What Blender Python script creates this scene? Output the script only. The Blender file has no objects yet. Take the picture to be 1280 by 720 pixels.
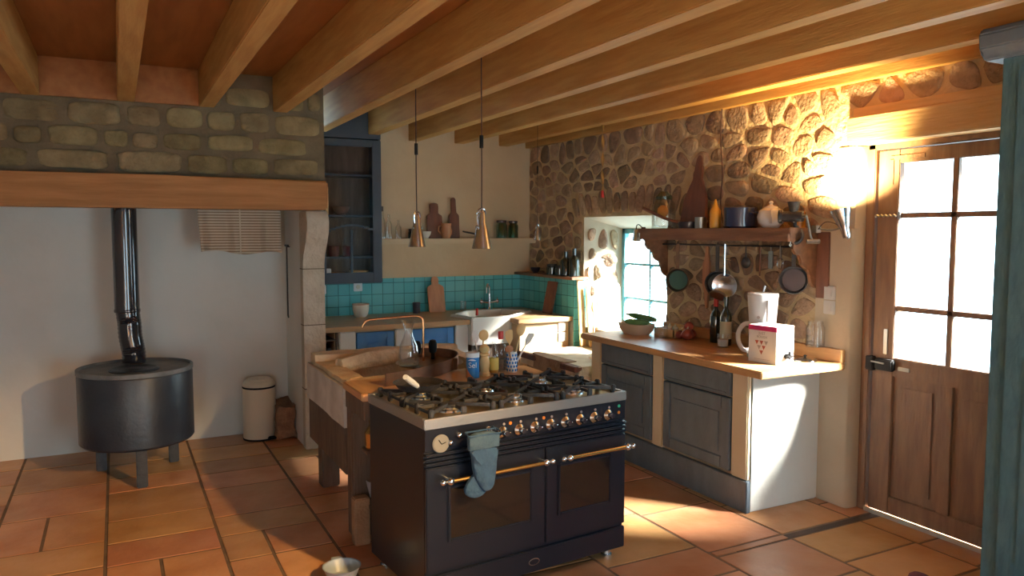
import bpy, bmesh, math, random
from math import sin, cos, pi, radians
from mathutils import Vector, Matrix
SC = bpy.context.scene
C = SC.collection
random.seed(7)

# ------------------------------------------------------------------ camera, world, light
cam_d = bpy.data.cameras.new('camera'); cam = bpy.data.objects.new('camera', cam_d); C.objects.link(cam)
cam.location = (0, 0, 1.6)
cam.rotation_euler = (radians(90 - 4.1835), 0, radians(-27.2875))
cam_d.sensor_width = 36; cam_d.lens = 36 * 957 / 1280; cam_d.clip_start = .02
SC.camera = cam
SC.view_settings.view_transform = 'Standard'; SC.view_settings.look = 'None'
SC.view_settings.gamma = 1; SC.view_settings.use_curve_mapping = False
SC.view_settings.exposure = -0.12
SC.cycles.use_denoising = True
SC.cycles.max_bounces = 8; SC.cycles.diffuse_bounces = 5; SC.cycles.transparent_max_bounces = 16
SC.cycles.sample_clamp_indirect = 4
SC.cycles.caustics_reflective = False; SC.cycles.caustics_refractive = False

SKY = 10.5
w = bpy.data.worlds.new('sky'); SC.world = w; w.use_nodes = True
wn = w.node_tree; bg = wn.nodes['Background']
bg.inputs[0].default_value = (.60, .86, 1, 1); bg.inputs[1].default_value = SKY

def light(name, kind, loc, rot=(0, 0, 0), energy=10, color=(1, 1, 1), **kw):
    d = bpy.data.lights.new(name, kind); d.energy = energy; d.color = color
    for k, v in kw.items():
        if k == 'portal': d.cycles.is_portal = True
        else: setattr(d, k, v)
    o = bpy.data.objects.new(name, d); C.objects.link(o); o.location = loc; o.rotation_euler = rot
    return o
# sky portals in the window and door openings
light('window_portal', 'AREA', (4.12, 5.21, 1.17), (0, radians(90), 0), shape='RECTANGLE', size=.95, size_y=.95, portal=1)
light('door_portal', 'AREA', (3.90, 2.45, 1.43), (0, radians(90), 0), shape='RECTANGLE', size=1.15, size_y=.70, portal=1)
light('rear_window_portal', 'AREA', (1.9, -2.08, 1.0), (radians(90), 0, 0), shape='RECTANGLE', size=1.4, size_y=1.8, portal=1)
light('low_window_portal', 'AREA', (-1.0, -2.08, .9), (radians(90), 0, 0), shape='RECTANGLE', size=1.0, size_y=1.2, portal=1)
# low bright sun-side sky: very soft sun
sd = Vector((-1, 1.15, -1.0)).normalized()
sun = light('sun', 'SUN', (8, -4, 8), energy=225, color=(1, .97, .88), angle=radians(24))
sun.rotation_euler = sd.to_track_quat('-Z', 'Y').to_euler()
# warm ceiling bulb behind the photographer's right shoulder
cb = light('ceiling_bulb', 'SPOT', (2.14, .2, 2.40), energy=820, color=(1, .60, .24), shadow_soft_size=.05, spot_size=radians(35), spot_blend=.9)
cb.rotation_euler = (Vector((.35, 3.95, 0)) - Vector((2.14, .2, 2.40))).to_track_quat('-Z', 'Y').to_euler()

# ------------------------------------------------------------------ materials
def mat(name, col, rough=.6, metal=0, col2=None, scale=6, stretch=(1, 1, 1), bump=0, bscale=None,
        detail=5, lo=.35, hi=.65, spec=.5, island=0, coat=0, emit=None, transp=0):
    m = bpy.data.materials.new(name); m.use_nodes = True
    nt = m.node_tree; N = nt.nodes; L = nt.links; b = N['Principled BSDF']
    b.inputs['Base Color'].default_value = (*col, 1); b.inputs['Roughness'].default_value = rough
    b.inputs['Metallic'].default_value = metal; b.inputs['Specular IOR Level'].default_value = spec
    b.inputs['Coat Weight'].default_value = coat
    if emit: b.inputs['Emission Color'].default_value = (*emit[0], 1); b.inputs['Emission Strength'].default_value = emit[1]
    tc = N.new('ShaderNodeTexCoord'); mp = N.new('ShaderNodeMapping'); L.new(tc.outputs['Object'], mp.inputs[0])
    mp.inputs['Scale'].default_value = stretch
    out = None
    if col2 is not None:
        n = N.new('ShaderNodeTexNoise'); n.inputs['Scale'].default_value = scale; n.inputs['Detail'].default_value = detail
        L.new(mp.outputs[0], n.inputs['Vector'])
        r = N.new('ShaderNodeValToRGB'); L.new(n.outputs[0], r.inputs[0])
        r.color_ramp.elements[0].position = lo; r.color_ramp.elements[1].position = hi
        r.color_ramp.elements[0].color = (*col, 1); r.color_ramp.elements[1].color = (*col2, 1)
        out = r.outputs[0]
    if island:
        g = N.new('ShaderNodeNewGeometry'); h = N.new('ShaderNodeMapRange'); L.new(g.outputs['Random Per Island'], h.inputs[0])
        h.inputs[3].default_value = 1 - island; h.inputs[4].default_value = 1 + island
        hs = N.new('ShaderNodeHueSaturation'); L.new(h.outputs[0], hs.inputs['Value'])
        h2 = N.new('ShaderNodeMath'); h2.operation = 'MULTIPLY_ADD'; L.new(g.outputs['Random Per Island'], h2.inputs[0])
        m7 = N.new('ShaderNodeMath'); m7.operation = 'FRACT'; m8 = N.new('ShaderNodeMath'); m8.operation = 'MULTIPLY'; m8.inputs[1].default_value = 17.3
        L.new(g.outputs['Random Per Island'], m8.inputs[0]); L.new(m8.outputs[0], m7.inputs[0])
        L.new(m7.outputs[0], h2.inputs[0]); h2.inputs[1].default_value = .03; h2.inputs[2].default_value = .485
        L.new(h2.outputs[0], hs.inputs['Hue'])
        if out: L.new(out, hs.inputs['Color'])
        else: hs.inputs['Color'].default_value = (*col, 1)
        out = hs.outputs[0]
    if out: L.new(out, b.inputs['Base Color'])
    if bump:
        n2 = N.new('ShaderNodeTexNoise'); n2.inputs['Scale'].default_value = bscale or scale * 3; n2.inputs['Detail'].default_value = 6
        L.new(mp.outputs[0], n2.inputs['Vector'])
        bp = N.new('ShaderNodeBump'); bp.inputs['Strength'].default_value = bump; bp.inputs['Distance'].default_value = .02
        L.new(n2.outputs[0], bp.inputs['Height']); L.new(bp.outputs[0], b.inputs['Normal'])
    return m
def glassmat(name, tint=(1, 1, 1), refl=.12):
    m = bpy.data.materials.new(name); m.use_nodes = True; nt = m.node_tree; N = nt.nodes; L = nt.links
    N.remove(N['Principled BSDF']); t = N.new('ShaderNodeBsdfTransparent'); g = N.new('ShaderNodeBsdfGlossy')
    t.inputs[0].default_value = (*tint, 1); g.inputs['Roughness'].default_value = .04
    lw = N.new('ShaderNodeLayerWeight'); lw.inputs[0].default_value = .35
    mr = N.new('ShaderNodeMapRange'); mr.inputs[3].default_value = refl * .3; mr.inputs[4].default_value = min(1, refl * 5)
    mx = N.new('ShaderNodeMixShader'); L.new(lw.outputs['Facing'], mr.inputs[0]); L.new(mr.outputs[0], mx.inputs[0])
    L.new(t.outputs[0], mx.inputs[1]); L.new(g.outputs[0], mx.inputs[2]); L.new(mx.outputs[0], N['Material Output'].inputs[0])
    return m
M = dict(
 plaster=mat('plaster', (.66, .48, .29), .9, col2=(.72, .55, .35), scale=2.5, bump=.35, bscale=9),
 sand=mat('sand_plaster', (.58, .50, .38), .9, col2=(.66, .58, .45), scale=2.5, bump=.35, bscale=9),
 postcream=mat('cream_plaster_post', (.86, .68, .42), .7, col2=(.88, .72, .48), scale=4),
 lime=mat('lime_plaster', (.74, .75, .70), .9, col2=(.82, .82, .77), scale=2, bump=.3, bscale=7),
 mortar=mat('mortar', (.58, .44, .25), .95, col2=(.68, .54, .34), scale=7, bump=.9, bscale=24),
 stone=mat('field_stone', (.26, .18, .12), .9, col2=(.40, .28, .19), scale=14, bump=.8, bscale=45, island=.45),
 ashlar=mat('ashlar_stone', (.165, .135, .07), .9, col2=(.26, .22, .12), scale=9, bump=.8, bscale=30, island=.3),
 greymortar=mat('grey_mortar', (.115, .10, .065), .95, col2=(.155, .135, .09), scale=7, bump=.7, bscale=24),
 carved=mat('carved_stone', (.52, .47, .37), .9, col2=(.62, .57, .47), scale=8, bump=.7, bscale=30),
 pine=mat('pine', (.48, .25, .065), .6, col2=(.60, .35, .11), scale=5, stretch=(5, .5, 5), bump=.15, bscale=20),
 ceilwood=mat('ceiling_board', (.30, .115, .028), .6, col2=(.38, .16, .045), scale=4, stretch=(4, .5, 4)),
 oak=mat('oak_lintel', (.31, .14, .035), .6, col2=(.42, .20, .06), scale=4, stretch=(.6, 4, 7), bump=.2, bscale=12),
 pinex=mat('pine_lintel', (.70, .44, .19), .6, col2=(.80, .56, .28), scale=4, stretch=(5, .5, 7), bump=.2, bscale=12),
 tile=mat('terracotta', (.45, .20, .07), .33, col2=(.64, .36, .18), scale=3.2, bump=.25, bscale=10, island=.22, lo=.3, hi=.75),
 grout=mat('floor_grout', (.22, .15, .10), .8, col2=(.15, .10, .07), scale=9),
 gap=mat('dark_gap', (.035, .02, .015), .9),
 blue=mat('blue_grey_paint', (.085, .115, .145), .5, col2=(.11, .145, .18), scale=5, stretch=(3, 3, 1), bump=.12, bscale=25),
 blue2=mat('bright_blue_paint', (.04, .19, .50), .45, col2=(.06, .24, .56), scale=5, bump=.1, bscale=20),
 cabblue=mat('cabinet_blue_paint', (.018, .036, .06), .5, col2=(.026, .05, .08), scale=5),
 armo=mat('teal_armoire_paint', (.045, .12, .165), .55, col2=(.065, .155, .20), scale=30, stretch=(1, 1, .4), bump=.25, bscale=30),
 navy=mat('black_enamel', (.006, .009, .018), .36, spec=.45, coat=.1),
 ovenglass=mat('oven_glass', (.012, .01, .01), .08, spec=.8),
 steel=mat('steel', (.68, .75, .84), .2, 1),
 rimsteel=mat('brushed_rim', (.50, .49, .47), .42, 1, bump=.1, bscale=40),
 tray=mat('hob_tray', (.80, .66, .40), .3, 1),
 chrome=mat('chrome', (.74, .80, .88), .12, 1),
 brass=mat('brass', (.75, .50, .18), .25, 1),
 copper=mat('copper', (.70, .33, .15), .25, 1),
 darkcopper=mat('aged_copper', (.20, .12, .08), .35, .9, col2=(.30, .18, .12), scale=12),
 iron=mat('cast_iron', (.02, .021, .025), .45, col2=(.035, .036, .04), scale=30, bump=.2, bscale=80),
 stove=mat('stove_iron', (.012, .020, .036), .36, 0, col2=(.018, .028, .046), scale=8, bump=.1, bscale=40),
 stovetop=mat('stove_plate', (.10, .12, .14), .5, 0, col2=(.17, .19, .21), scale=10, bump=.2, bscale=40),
 pipe=mat('stove_pipe', (.02, .02, .028), .16, .3, coat=.8),
 worktop=mat('oak_worktop', (.50, .26, .10), .35, col2=(.66, .38, .16), scale=5, stretch=(5, .6, 5), bump=.05),
 worktopx=mat('oak_worktop_left', (.42, .26, .13), .38, col2=(.54, .34, .17), scale=5, stretch=(.6, 5, 5), bump=.05),
 darkwood=mat('dark_timber', (.085, .06, .045), .65, col2=(.14, .10, .075), scale=5, stretch=(5, 5, .6), bump=.3, bscale=14),
 boardtan=mat('tan_earthenware', (.62, .47, .33), .5),
 walnut=mat('brown_shelf_wood', (.15, .07, .035), .5, col2=(.24, .12, .06), scale=5, stretch=(5, .7, 5), bump=.2, bscale=14),
 board=mat('board_wood', (.11, .045, .03), .55, col2=(.17, .07, .04), scale=6, stretch=(5, 5, .7)),
 boardlt=mat('board_wood_light', (.48, .21, .10), .5, col2=(.58, .28, .14), scale=6, stretch=(5, 5, .7)),
 spoonwood=mat('spoon_wood', (.78, .50, .20), .5, col2=(.85, .58, .27), scale=9),
 doorwood=mat('door_wood', (.17, .10, .068), .6, col2=(.25, .155, .10), scale=5, stretch=(4, 4, .6), bump=.25, bscale=14),
 white=mat('white_ceramic', (.82, .80, .76), .2),
 cream=mat('cream_ceramic', (.78, .72, .60), .3),
 creamenamel=mat('cream_enamel', (.82, .74, .58), .3, col2=(.84, .77, .62), scale=3),
 plastic=mat('white_plastic', (.85, .85, .84), .4),
 sinkstone=mat('sink_stone', (.70, .52, .33), .85, col2=(.82, .66, .46), scale=9, bump=.8, bscale=26),
 slab=mat('whitewashed_stone', (.72, .73, .70), .9, col2=(.54, .55, .52), scale=7, bump=.5, bscale=18),
 rubble=mat('brown_stone', (.28, .17, .10), .85, col2=(.42, .27, .16), scale=9, bump=.9, bscale=20),
 cord=mat('cord', (.05, .02, .015), .6), black=mat('black_plastic', (.006, .006, .007), .7, spec=.2),
 towel=None, mitt=mat('mitt_cloth', (.022, .06, .12), .95, col2=(.034, .085, .155), scale=20, bump=.4, bscale=50),
 mittcuff=mat('mitt_cuff_cloth', (.04, .085, .135), .95, col2=(.06, .11, .16), scale=20, bump=.4, bscale=50),
 glass=glassmat('clear_glass'), pane=glassmat('window_glass', (1, 1, 1), .05), greenglass=glassmat('green_glass', (.55, .75, .65), .2),
 bottle=mat('dark_bottle_glass', (.01, .018, .012), .06, spec=.9, coat=.5),
 mustard=mat('yellow_bottle', (.75, .38, .05), .4), navypot=mat('navy_enamel', (.012, .02, .07), .25, coat=.5),
 greenpot=mat('green_enamel', (.012, .085, .075), .3, coat=.3), tin=mat('tin', (.45, .45, .42), .35, 1),
 darkpot=mat('dark_enamel', (.03, .02, .03), .3, coat=.3),
 teal=mat('teal_window_paint', (.10, .33, .42), .5), red=mat('red', (.6, .04, .03), .4), amber=mat('amber_oil', (.50, .22, .03), .2),
 courgette=mat('courgette_skin', (.05, .13, .03), .4, col2=(.10, .20, .06), scale=25), onion=mat('red_onion_skin', (.22, .035, .03), .35, col2=(.35, .08, .04), scale=12),
 squash=mat('orange_squash_skin', (.65, .24, .04), .4), garlic=mat('garlic_skin', (.70, .62, .45), .6),
 magenta=mat('magenta_print', (.42, .02, .12), .5), rust=mat('rust_print', (.35, .07, .04), .5), greyprint=mat('grey_print', (.38, .33, .30), .6),
 carton=mat('carton', (.80, .76, .70), .55), label=mat('bottle_label', (.75, .70, .50), .6), yellowlabel=mat('yellow_label', (.72, .56, .14), .6),
 saltblue=mat('salt_blue', (.015, .20, .58), .35), paper=mat('paper', (.6, .6, .58), .7), fly=mat('fly_strip', (.42, .24, .06), .3),
 orangedot=mat('orange_mark', (.8, .25, .03), .4), greendot=mat('green_mark', (.05, .5, .3), .4), hay=mat('jar_contents', (.62, .24, .04), .7),
 darkred=mat('dark_red_cloth', (.10, .015, .02), .9), petbowl=mat('pet_bowl', (.35, .42, .48), .35), wax=mat('sink_white', (.84, .81, .74), .25),
 bulb=mat('lit_bulb', (1, .9, .7), .5, emit=((1, .78, .42), 40)), clock=mat('clock_face', (.24, .24, .22), .3),
 wool=mat('hearth_earth', (.24, .13, .08), .95, col2=(.34, .2, .12), scale=20, bump=.8),
)
def brickmat(name, c1, c2, mortar, w_, h_, ms, axes='XZ'):
    m = mat(name, c1, .22); nt = m.node_tree; N = nt.nodes; L = nt.links; b = N['Principled BSDF']
    tc = N['Texture Coordinate']; sx = N.new('ShaderNodeSeparateXYZ'); cb = N.new('ShaderNodeCombineXYZ')
    L.new(tc.outputs['Object'], sx.inputs[0]); L.new(sx.outputs[axes[0]], cb.inputs[0]); L.new(sx.outputs[axes[1]], cb.inputs[1])
    t = N.new('ShaderNodeTexBrick'); L.new(cb.outputs[0], t.inputs['Vector']); t.offset = 0; t.inputs['Scale'].default_value = 1
    t.inputs['Color1'].default_value = (*c1, 1); t.inputs['Color2'].default_value = (*c2, 1); t.inputs['Mortar'].default_value = (*mortar, 1)
    t.inputs['Brick Width'].default_value = w_; t.inputs['Row Height'].default_value = h_; t.inputs['Mortar Size'].default_value = ms
    t.inputs['Mortar Smooth'].default_value = .2
    L.new(t.outputs['Color'], b.inputs['Base Color'])
    bp = N.new('ShaderNodeBump'); bp.invert = True; bp.inputs['Strength'].default_value = .6; bp.inputs['Distance'].default_value = .004
    nz = N.new('ShaderNodeTexNoise'); nz.inputs['Scale'].default_value = 14; L.new(tc.outputs['Object'], nz.inputs['Vector'])
    ad = N.new('ShaderNodeMath'); ad.operation = 'MULTIPLY_ADD'; ad.inputs[1].default_value = .5; L.new(nz.outputs[0], ad.inputs[0]); L.new(t.outputs['Fac'], ad.inputs[2])
    L.new(ad.outputs[0], bp.inputs['Height']); L.new(bp.outputs[0], b.inputs['Normal'])
    return m
M['tealtile'] = brickmat('teal_tiles', (.10, .47, .52), (.15, .54, .57), (.05, .20, .22), .103, .103, .0035, 'XZ')
M['tealtile_side'] = brickmat('teal_tiles_side', (.10, .47, .52), (.15, .54, .57), (.05, .20, .22), .103, .103, .0035, 'YZ')
M['towel'] = brickmat('striped_towel', (.30, .22, .15), (.30, .22, .15), (.62, .54, .42), 9, .020, .006, 'XZ')
M['towel'].node_tree.nodes['Principled BSDF'].inputs['Roughness'].default_value = .95

# ------------------------------------------------------------------ mesh helpers
class MB:
    def __init__(s): s.bm = bmesh.new(); s.mi = 0; s.X = Matrix.Identity(4)
    def v(s, p): return s.bm.verts.new(s.X @ Vector(p))
    def f(s, vs, smooth=False):
        try: f = s.bm.faces.new(vs)
        except ValueError: return None
        f.material_index = s.mi; f.smooth = smooth; return f
    def box(s, x0, x1, y0, y1, z0, z1, b=0):
        t = bmesh.new(); bmesh.ops.create_cube(t, size=1)
        for v in t.verts: v.co = Vector(((x0 + x1) / 2 + v.co.x * (x1 - x0), (y0 + y1) / 2 + v.co.y * (y1 - y0), (z0 + z1) / 2 + v.co.z * (z1 - z0)))
        if b: bmesh.ops.bevel(t, geom=t.edges[:], offset=min(b, abs(x1 - x0) * .45, abs(y1 - y0) * .45, abs(z1 - z0) * .45), segments=2, affect='EDGES')
        s.merge(t); return s
    def merge(s, t, smooth=False):
        mp = {v: s.v(v.co) for v in t.verts}
        for f in t.faces:
            g = s.f([mp[v] for v in f.verts], smooth or f.smooth)
        t.free()
    def lathe(s, prof, c=(0, 0, 0), n=24, ax=None, rot0=0):
        # prof: (r, z) list; ax: direction of axis
        R = Vector((0, 0, 1)).rotation_difference(Vector(ax)).to_matrix() if ax is not None else Matrix.Identity(3)
        c = Vector(c); rings = []
        for r, z in prof:
            if r < 1e-6: rings.append([s.v(c + R @ Vector((0, 0, z)))])
            else: rings.append([s.v(c + R @ Vector((r * cos(rot0 + 2 * pi * k / n), r * sin(rot0 + 2 * pi * k / n), z))) for k in range(n)])
        for a, b in zip(rings, rings[1:]):
            for k in range(n):
                k2 = (k + 1) % n
                if len(a) == 1 and len(b) == 1: break
                if len(a) == 1: s.f([a[0], b[k], b[k2]][::-1], True)
                elif len(b) == 1: s.f([a[k], a[k2], b[0]], True)
                else: s.f([a[k], a[k2], b[k2], b[k]], True)
        return s
    def cyl(s, p0, p1, r0, r1=None, n=16):
        p0 = Vector(p0); p1 = Vector(p1); r1 = r0 if r1 is None else r1; h = (p1 - p0).length
        return s.lathe([(0, 0), (r0, 0), (r1, h), (0, h)], p0, n, p1 - p0)
    def sph(s, c, r, sc=(1, 1, 1), n=16, m=8):
        X = s.X; s.X = X @ Matrix.Translation(c) @ Matrix.Diagonal((*sc, 1))
        s.lathe([(r * sin(pi * k / m), -r * cos(pi * k / m)) for k in range(m + 1)], (0, 0, 0), n); s.X = X; return s
    def tube(s, pts, r, n=8, cap=True):
        pts = [Vector(p) for p in pts]; rings = []; rs = r if isinstance(r, (list, tuple)) else [r] * len(pts)
        up = None
        for i, p in enumerate(pts):
            d = (pts[min(i + 1, len(pts) - 1)] - pts[max(i - 1, 0)]).normalized()
            if up is None: up = d.orthogonal().normalized()
            up = (up - d * up.dot(d)).normalized(); q = d.cross(up)
            rings.append([s.v(p + rs[i] * (cos(2 * pi * k / n) * up + sin(2 * pi * k / n) * q)) for k in range(n)])
        for a, b in zip(rings, rings[1:]):
            for k in range(n): s.f([a[k], a[(k + 1) % n], b[(k + 1) % n], b[k]], True)
        if cap: s.f(rings[0][::-1]); s.f(rings[-1])
        return s
    def prism(s, poly, d0, d1, ax='z', b=0):
        t = bmesh.new()
        def P(a, c, d): return {'z': (a, c, d), 'y': (a, d, c), 'x': (d, a, c)}[ax]
        A = [t.verts.new(P(a, c, d0)) for a, c in poly]; B = [t.verts.new(P(a, c, d1)) for a, c in poly]
        n = len(poly); t.faces.new(A[::-1]); t.faces.new(B)
        for k in range(n): t.faces.new([A[k], A[(k + 1) % n], B[(k + 1) % n], B[k]])
        if b: bmesh.ops.bevel(t, geom=t.edges[:], offset=b, segments=2, affect='EDGES')
        bmesh.ops.recalc_face_normals(t, faces=t.faces[:])
        s.merge(t); return s
    def build(s, name, mats, parent=None, loc=(0, 0, 0), rotz=0, sharp=35, recalc=True):
        if recalc: bmesh.ops.recalc_face_normals(s.bm, faces=s.bm.faces[:])
        me = bpy.data.meshes.new(name); s.bm.to_mesh(me); s.bm.free()
        for k in (mats if isinstance(mats, (list, tuple)) else [mats]): me.materials.append(M[k])
        me.set_sharp_from_angle(angle=radians(sharp))
        o = bpy.data.objects.new(name, me); C.objects.link(o); o.location = loc; o.rotation_euler = (0, 0, rotz)
        if parent: o.parent = parent
        return o
def thing(name, label, cat, loc=(0, 0, 0), rotz=0, group=None):
    o = bpy.data.objects.new(name, None); C.objects.link(o); o.empty_display_size = .1
    o.location = loc; o.rotation_euler = (0, 0, rotz); tag(o, label, cat, group); return o
def tag(o, label, cat, group=None):
    o['label'] = label; o['category'] = cat
    if group: o['group'] = group
    return o
def struct(o): o['kind'] = 'structure'; return o
def copytree(o, parent=None):
    c = o.copy(); C.objects.link(c)
    if parent: c.parent = parent
    for ch in [x for x in C.objects if x.parent == o]: copytree(ch, c)
    return c
def textmesh(txt, size, name, m, parent, loc, rot, wrap=None, ext=.0008):
    cu = bpy.data.curves.new(name, 'FONT'); cu.body = txt; cu.size = size; cu.extrude = ext; cu.align_x = 'CENTER'
    to = bpy.data.objects.new(name, cu); C.objects.link(to); bpy.context.view_layer.update()
    me = bpy.data.meshes.new_from_object(to.evaluated_get(bpy.context.evaluated_depsgraph_get()))
    bpy.data.objects.remove(to)
    if wrap:  # x,y text -> cylinder of radius wrap around z, centred on angle rot
        for v in me.vertices:
            a = rot + v.co.x / wrap; r = wrap + v.co.z; v.co = (r * cos(a), r * sin(a), v.co.y)
    me.materials.clear(); me.materials.append(M[m]); o = bpy.data.objects.new(name, me); C.objects.link(o); o.parent = parent; o.location = loc
    if not wrap: o.rotation_euler = rot
    return o

# stones on a plane: polys in (u, v); F(u, v, h) -> xyz
def chaikin(p, n=2):
    for _ in range(n):
        q = []
        for i in range(len(p)):
            a, b = p[i], p[(i + 1) % len(p)]
            q += [(a[0] * .75 + b[0] * .25, a[1] * .75 + b[1] * .25), (a[0] * .25 + b[0] * .75, a[1] * .25 + b[1] * .75)]
        p = q
    return p
def stone(mb, poly, F, h, gap):
    cx = sum(p[0] for p in poly) / len(poly); cy = sum(p[1] for p in poly) / len(poly)
    rr = sum(math.hypot(p[0] - cx, p[1] - cy) for p in poly) / len(poly)
    if rr < .018: return
    k = max(.3, 1 - gap / rr)
    P = [((p[0] - cx) * k * random.uniform(.9, 1.05) + cx, (p[1] - cy) * k * random.uniform(.9, 1.05) + cy) for p in poly]
    P = chaikin(P, 2); n = len(P); tilt = (random.uniform(-.25, .25), random.uniform(-.25, .25))
    rings = []
    for sc, hh in ((1, -.01), (.96, h * .55), (.85, h * .9), (.5, h * 1.0)):
        rings.append([mb.v(F(cx + (p[0] - cx) * sc, cy + (p[1] - cy) * sc,
            hh + (0 if hh < 0 else (tilt[0] * (p[0] - cx) + tilt[1] * (p[1] - cy)) * .25 + random.uniform(-.0018, .0018)))) for p in P])
    c = mb.v(F(cx, cy, h * random.uniform(.9, 1.1)))
    for a, b in zip(rings, rings[1:]):
        for i in range(n): mb.f([a[i], a[(i + 1) % n], b[(i + 1) % n], b[i]], True)
    for i in range(n): mb.f([rings[-1][i], rings[-1][(i + 1) % n], c], True)
def clip(poly, a, b, c):  # keep a*x+b*y<=c
    out = []
    for i in range(len(poly)):
        p, q = poly[i], poly[(i + 1) % len(poly)]; dp = a * p[0] + b * p[1] - c; dq = a * q[0] + b * q[1] - c
        if dp <= 0: out.append(p)
        if dp * dq < 0: t = dp / (dp - dq); out.append((p[0] + t * (q[0] - p[0]), p[1] + t * (q[1] - p[1])))
    return out
def voronoi(u0, u1, v0, v1, du, dv, jit=.38, holes=(), seed=1):
    R = random.Random(seed); pts = []; rows = int((v1 - v0) / dv) + 1; r = 0; v = v0 + dv / 2
    while v < v1:
        u = u0 + du * R.uniform(.1, .6)
        while u < u1:
            pts.append((u + R.uniform(-jit, jit) * du, v + R.uniform(-jit, jit) * dv)); u += du * R.uniform(.65, 1.5)
        v += dv
    asp = du / dv; out = []
    for i, p in enumerate(pts):
        if any(h[0] - .01 < p[0] < h[1] + .01 and h[2] - .01 < p[1] < h[3] + .01 for h in holes): continue
        poly = [(u0, v0), (u1, v0), (u1, v1), (u0, v1)]
        for j, q in enumerate(pts):
            if i == j or abs(q[0] - p[0]) > 3.2 * du or abs(q[1] - p[1]) > 3.2 * dv: continue
            dx, dy = (q[0] - p[0]), (q[1] - p[1]) * asp * asp
            mx, my = (p[0] + q[0]) / 2, (p[1] + q[1]) / 2
            poly = clip(poly, dx, dy, dx * mx + dy * my)
            if len(poly) < 3: break
        for h in holes:
            if not poly: break
            xs = [a for a, _ in poly]; ys = [b for _, b in poly]
            if max(xs) < h[0] or min(xs) > h[1] or max(ys) < h[2] or min(ys) > h[3]: continue
            opts = [(h[0] - p[0], (1, 0, h[0])), (p[0] - h[1], (-1, 0, -h[1])), (h[2] - p[1], (0, 1, h[2])), (p[1] - h[3], (0, -1, -h[3]))]
            poly = clip(poly, *max(opts)[1])
        if len(poly) >= 3: out.append(poly)
    return out

# ------------------------------------------------------------------ room shell
XW = 3.71; YB = 6.8; ZC = 2.68; YR = -2.0; XL = -2.2
# floor: grout bed, individual tiles, dark gap
mb = MB(); mb.box(XL - .1, XW + .45, YR - .1, YB + .1, -.12, -.004); mb.mi = 1
x = -2.23; col = 0
cols = [-2.18, -1.65, -1.13, -.62, -.10, .43, .95, 1.50, 2.03, 2.58, 3.09, 3.62, 3.9]
for a, b in zip(cols, cols[1:]):
    y = YR + random.uniform(0, .3)
    ys = [YR]
    while y < YB: ys.append(y); y += random.choice([.30, .34, .42, .52, .52])
    ys.append(YB)
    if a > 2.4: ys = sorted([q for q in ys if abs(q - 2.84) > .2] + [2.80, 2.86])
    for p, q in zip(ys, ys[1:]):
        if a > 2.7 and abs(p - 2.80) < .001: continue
        if q - p < .06: continue
        g = .008; xs = [(a, b)]
        if random.random() < .18: m_ = (a + b) / 2 + random.uniform(-.05, .05); xs = [(a, m_), (m_, b)]
        for c_, d_ in xs:
            if c_ > XW + .1: continue
            mb.box(c_ + g, d_ - g, p + g, q - g, -.004, random.uniform(-.001, .001), .003)
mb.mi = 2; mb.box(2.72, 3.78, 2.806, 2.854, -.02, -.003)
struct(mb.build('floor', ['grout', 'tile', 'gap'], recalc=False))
# ceiling boards
mb = MB(); mb.box(XL - .1, XW + .45, YR - .1, YB + .1, ZC, ZC + .1)
struct(mb.build('ceiling', 'ceilwood'))
# wall behind the kitchen and wall behind the stove
mb = MB(); mb.box(1.30, XW + .45, YB, YB + .15, 0, ZC); struct(mb.build('wall_back', 'plaster'))
mb = MB(); mb.box(XL - .1, 1.25, 6.30, 6.5, 0, ZC); struct(mb.build('wall_hearth', 'lime'))
mb = MB(); mb.box(XL - .2, XL, YR - .1, 6.4, 0, ZC)
struct(mb.build('wall_left', 'lime'))
mb = MB(); mb.box(XL - .1, -1.5, YR - .2, YR, 0, ZC).box(-.5, 1.2, YR - .2, YR, 0, ZC).box(-1.5, -.5, YR - .2, YR, 0, .3).box(-1.5, -.5, YR - .2, YR, 1.5, ZC).box(2.6, XW + .45, YR - .2, YR, 0, ZC).box(1.2, 2.6, YR - .2, YR, 0, .1).box(1.2, 2.6, YR - .2, YR, 1.9, ZC)
struct(mb.build('wall_rear', 'lime'))
# right wall with window and door openings, field stones set in mortar
WY0, WY1, WZ0, WZ1 = 4.62, 5.79, .72, 1.73
DY0, DY1, DZ = 1.93, 2.97, 2.10
mb = MB()
mb.box(XW, XW + .44, YR - .1, DY0, 0, ZC); mb.box(XW, XW + .44, DY0, DY1, DZ, ZC)
mb.box(XW, XW + .44, DY1, WY0, 0, ZC); mb.box(XW, XW + .44, WY0, WY1, 0, WZ0); mb.box(XW, XW + .44, WY0, WY1, WZ1, ZC)
mb.box(XW, XW + .44, WY1, YB + .1, 0, ZC)
mb.mi = 2
mb.prism([(XW, WY1), (4.0, 5.63), (4.15, 5.63), (4.15, WY1)], WZ0, WZ1)
mb.prism([(XW, WY0), (4.15, WY0), (4.15, 4.78), (4.0, 4.78)], WZ0, WZ1)
mb.prism([(XW, WZ1), (4.0, 1.63), (4.15, 1.63), (4.15, WZ1)], WY0, WY1, 'y')
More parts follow.
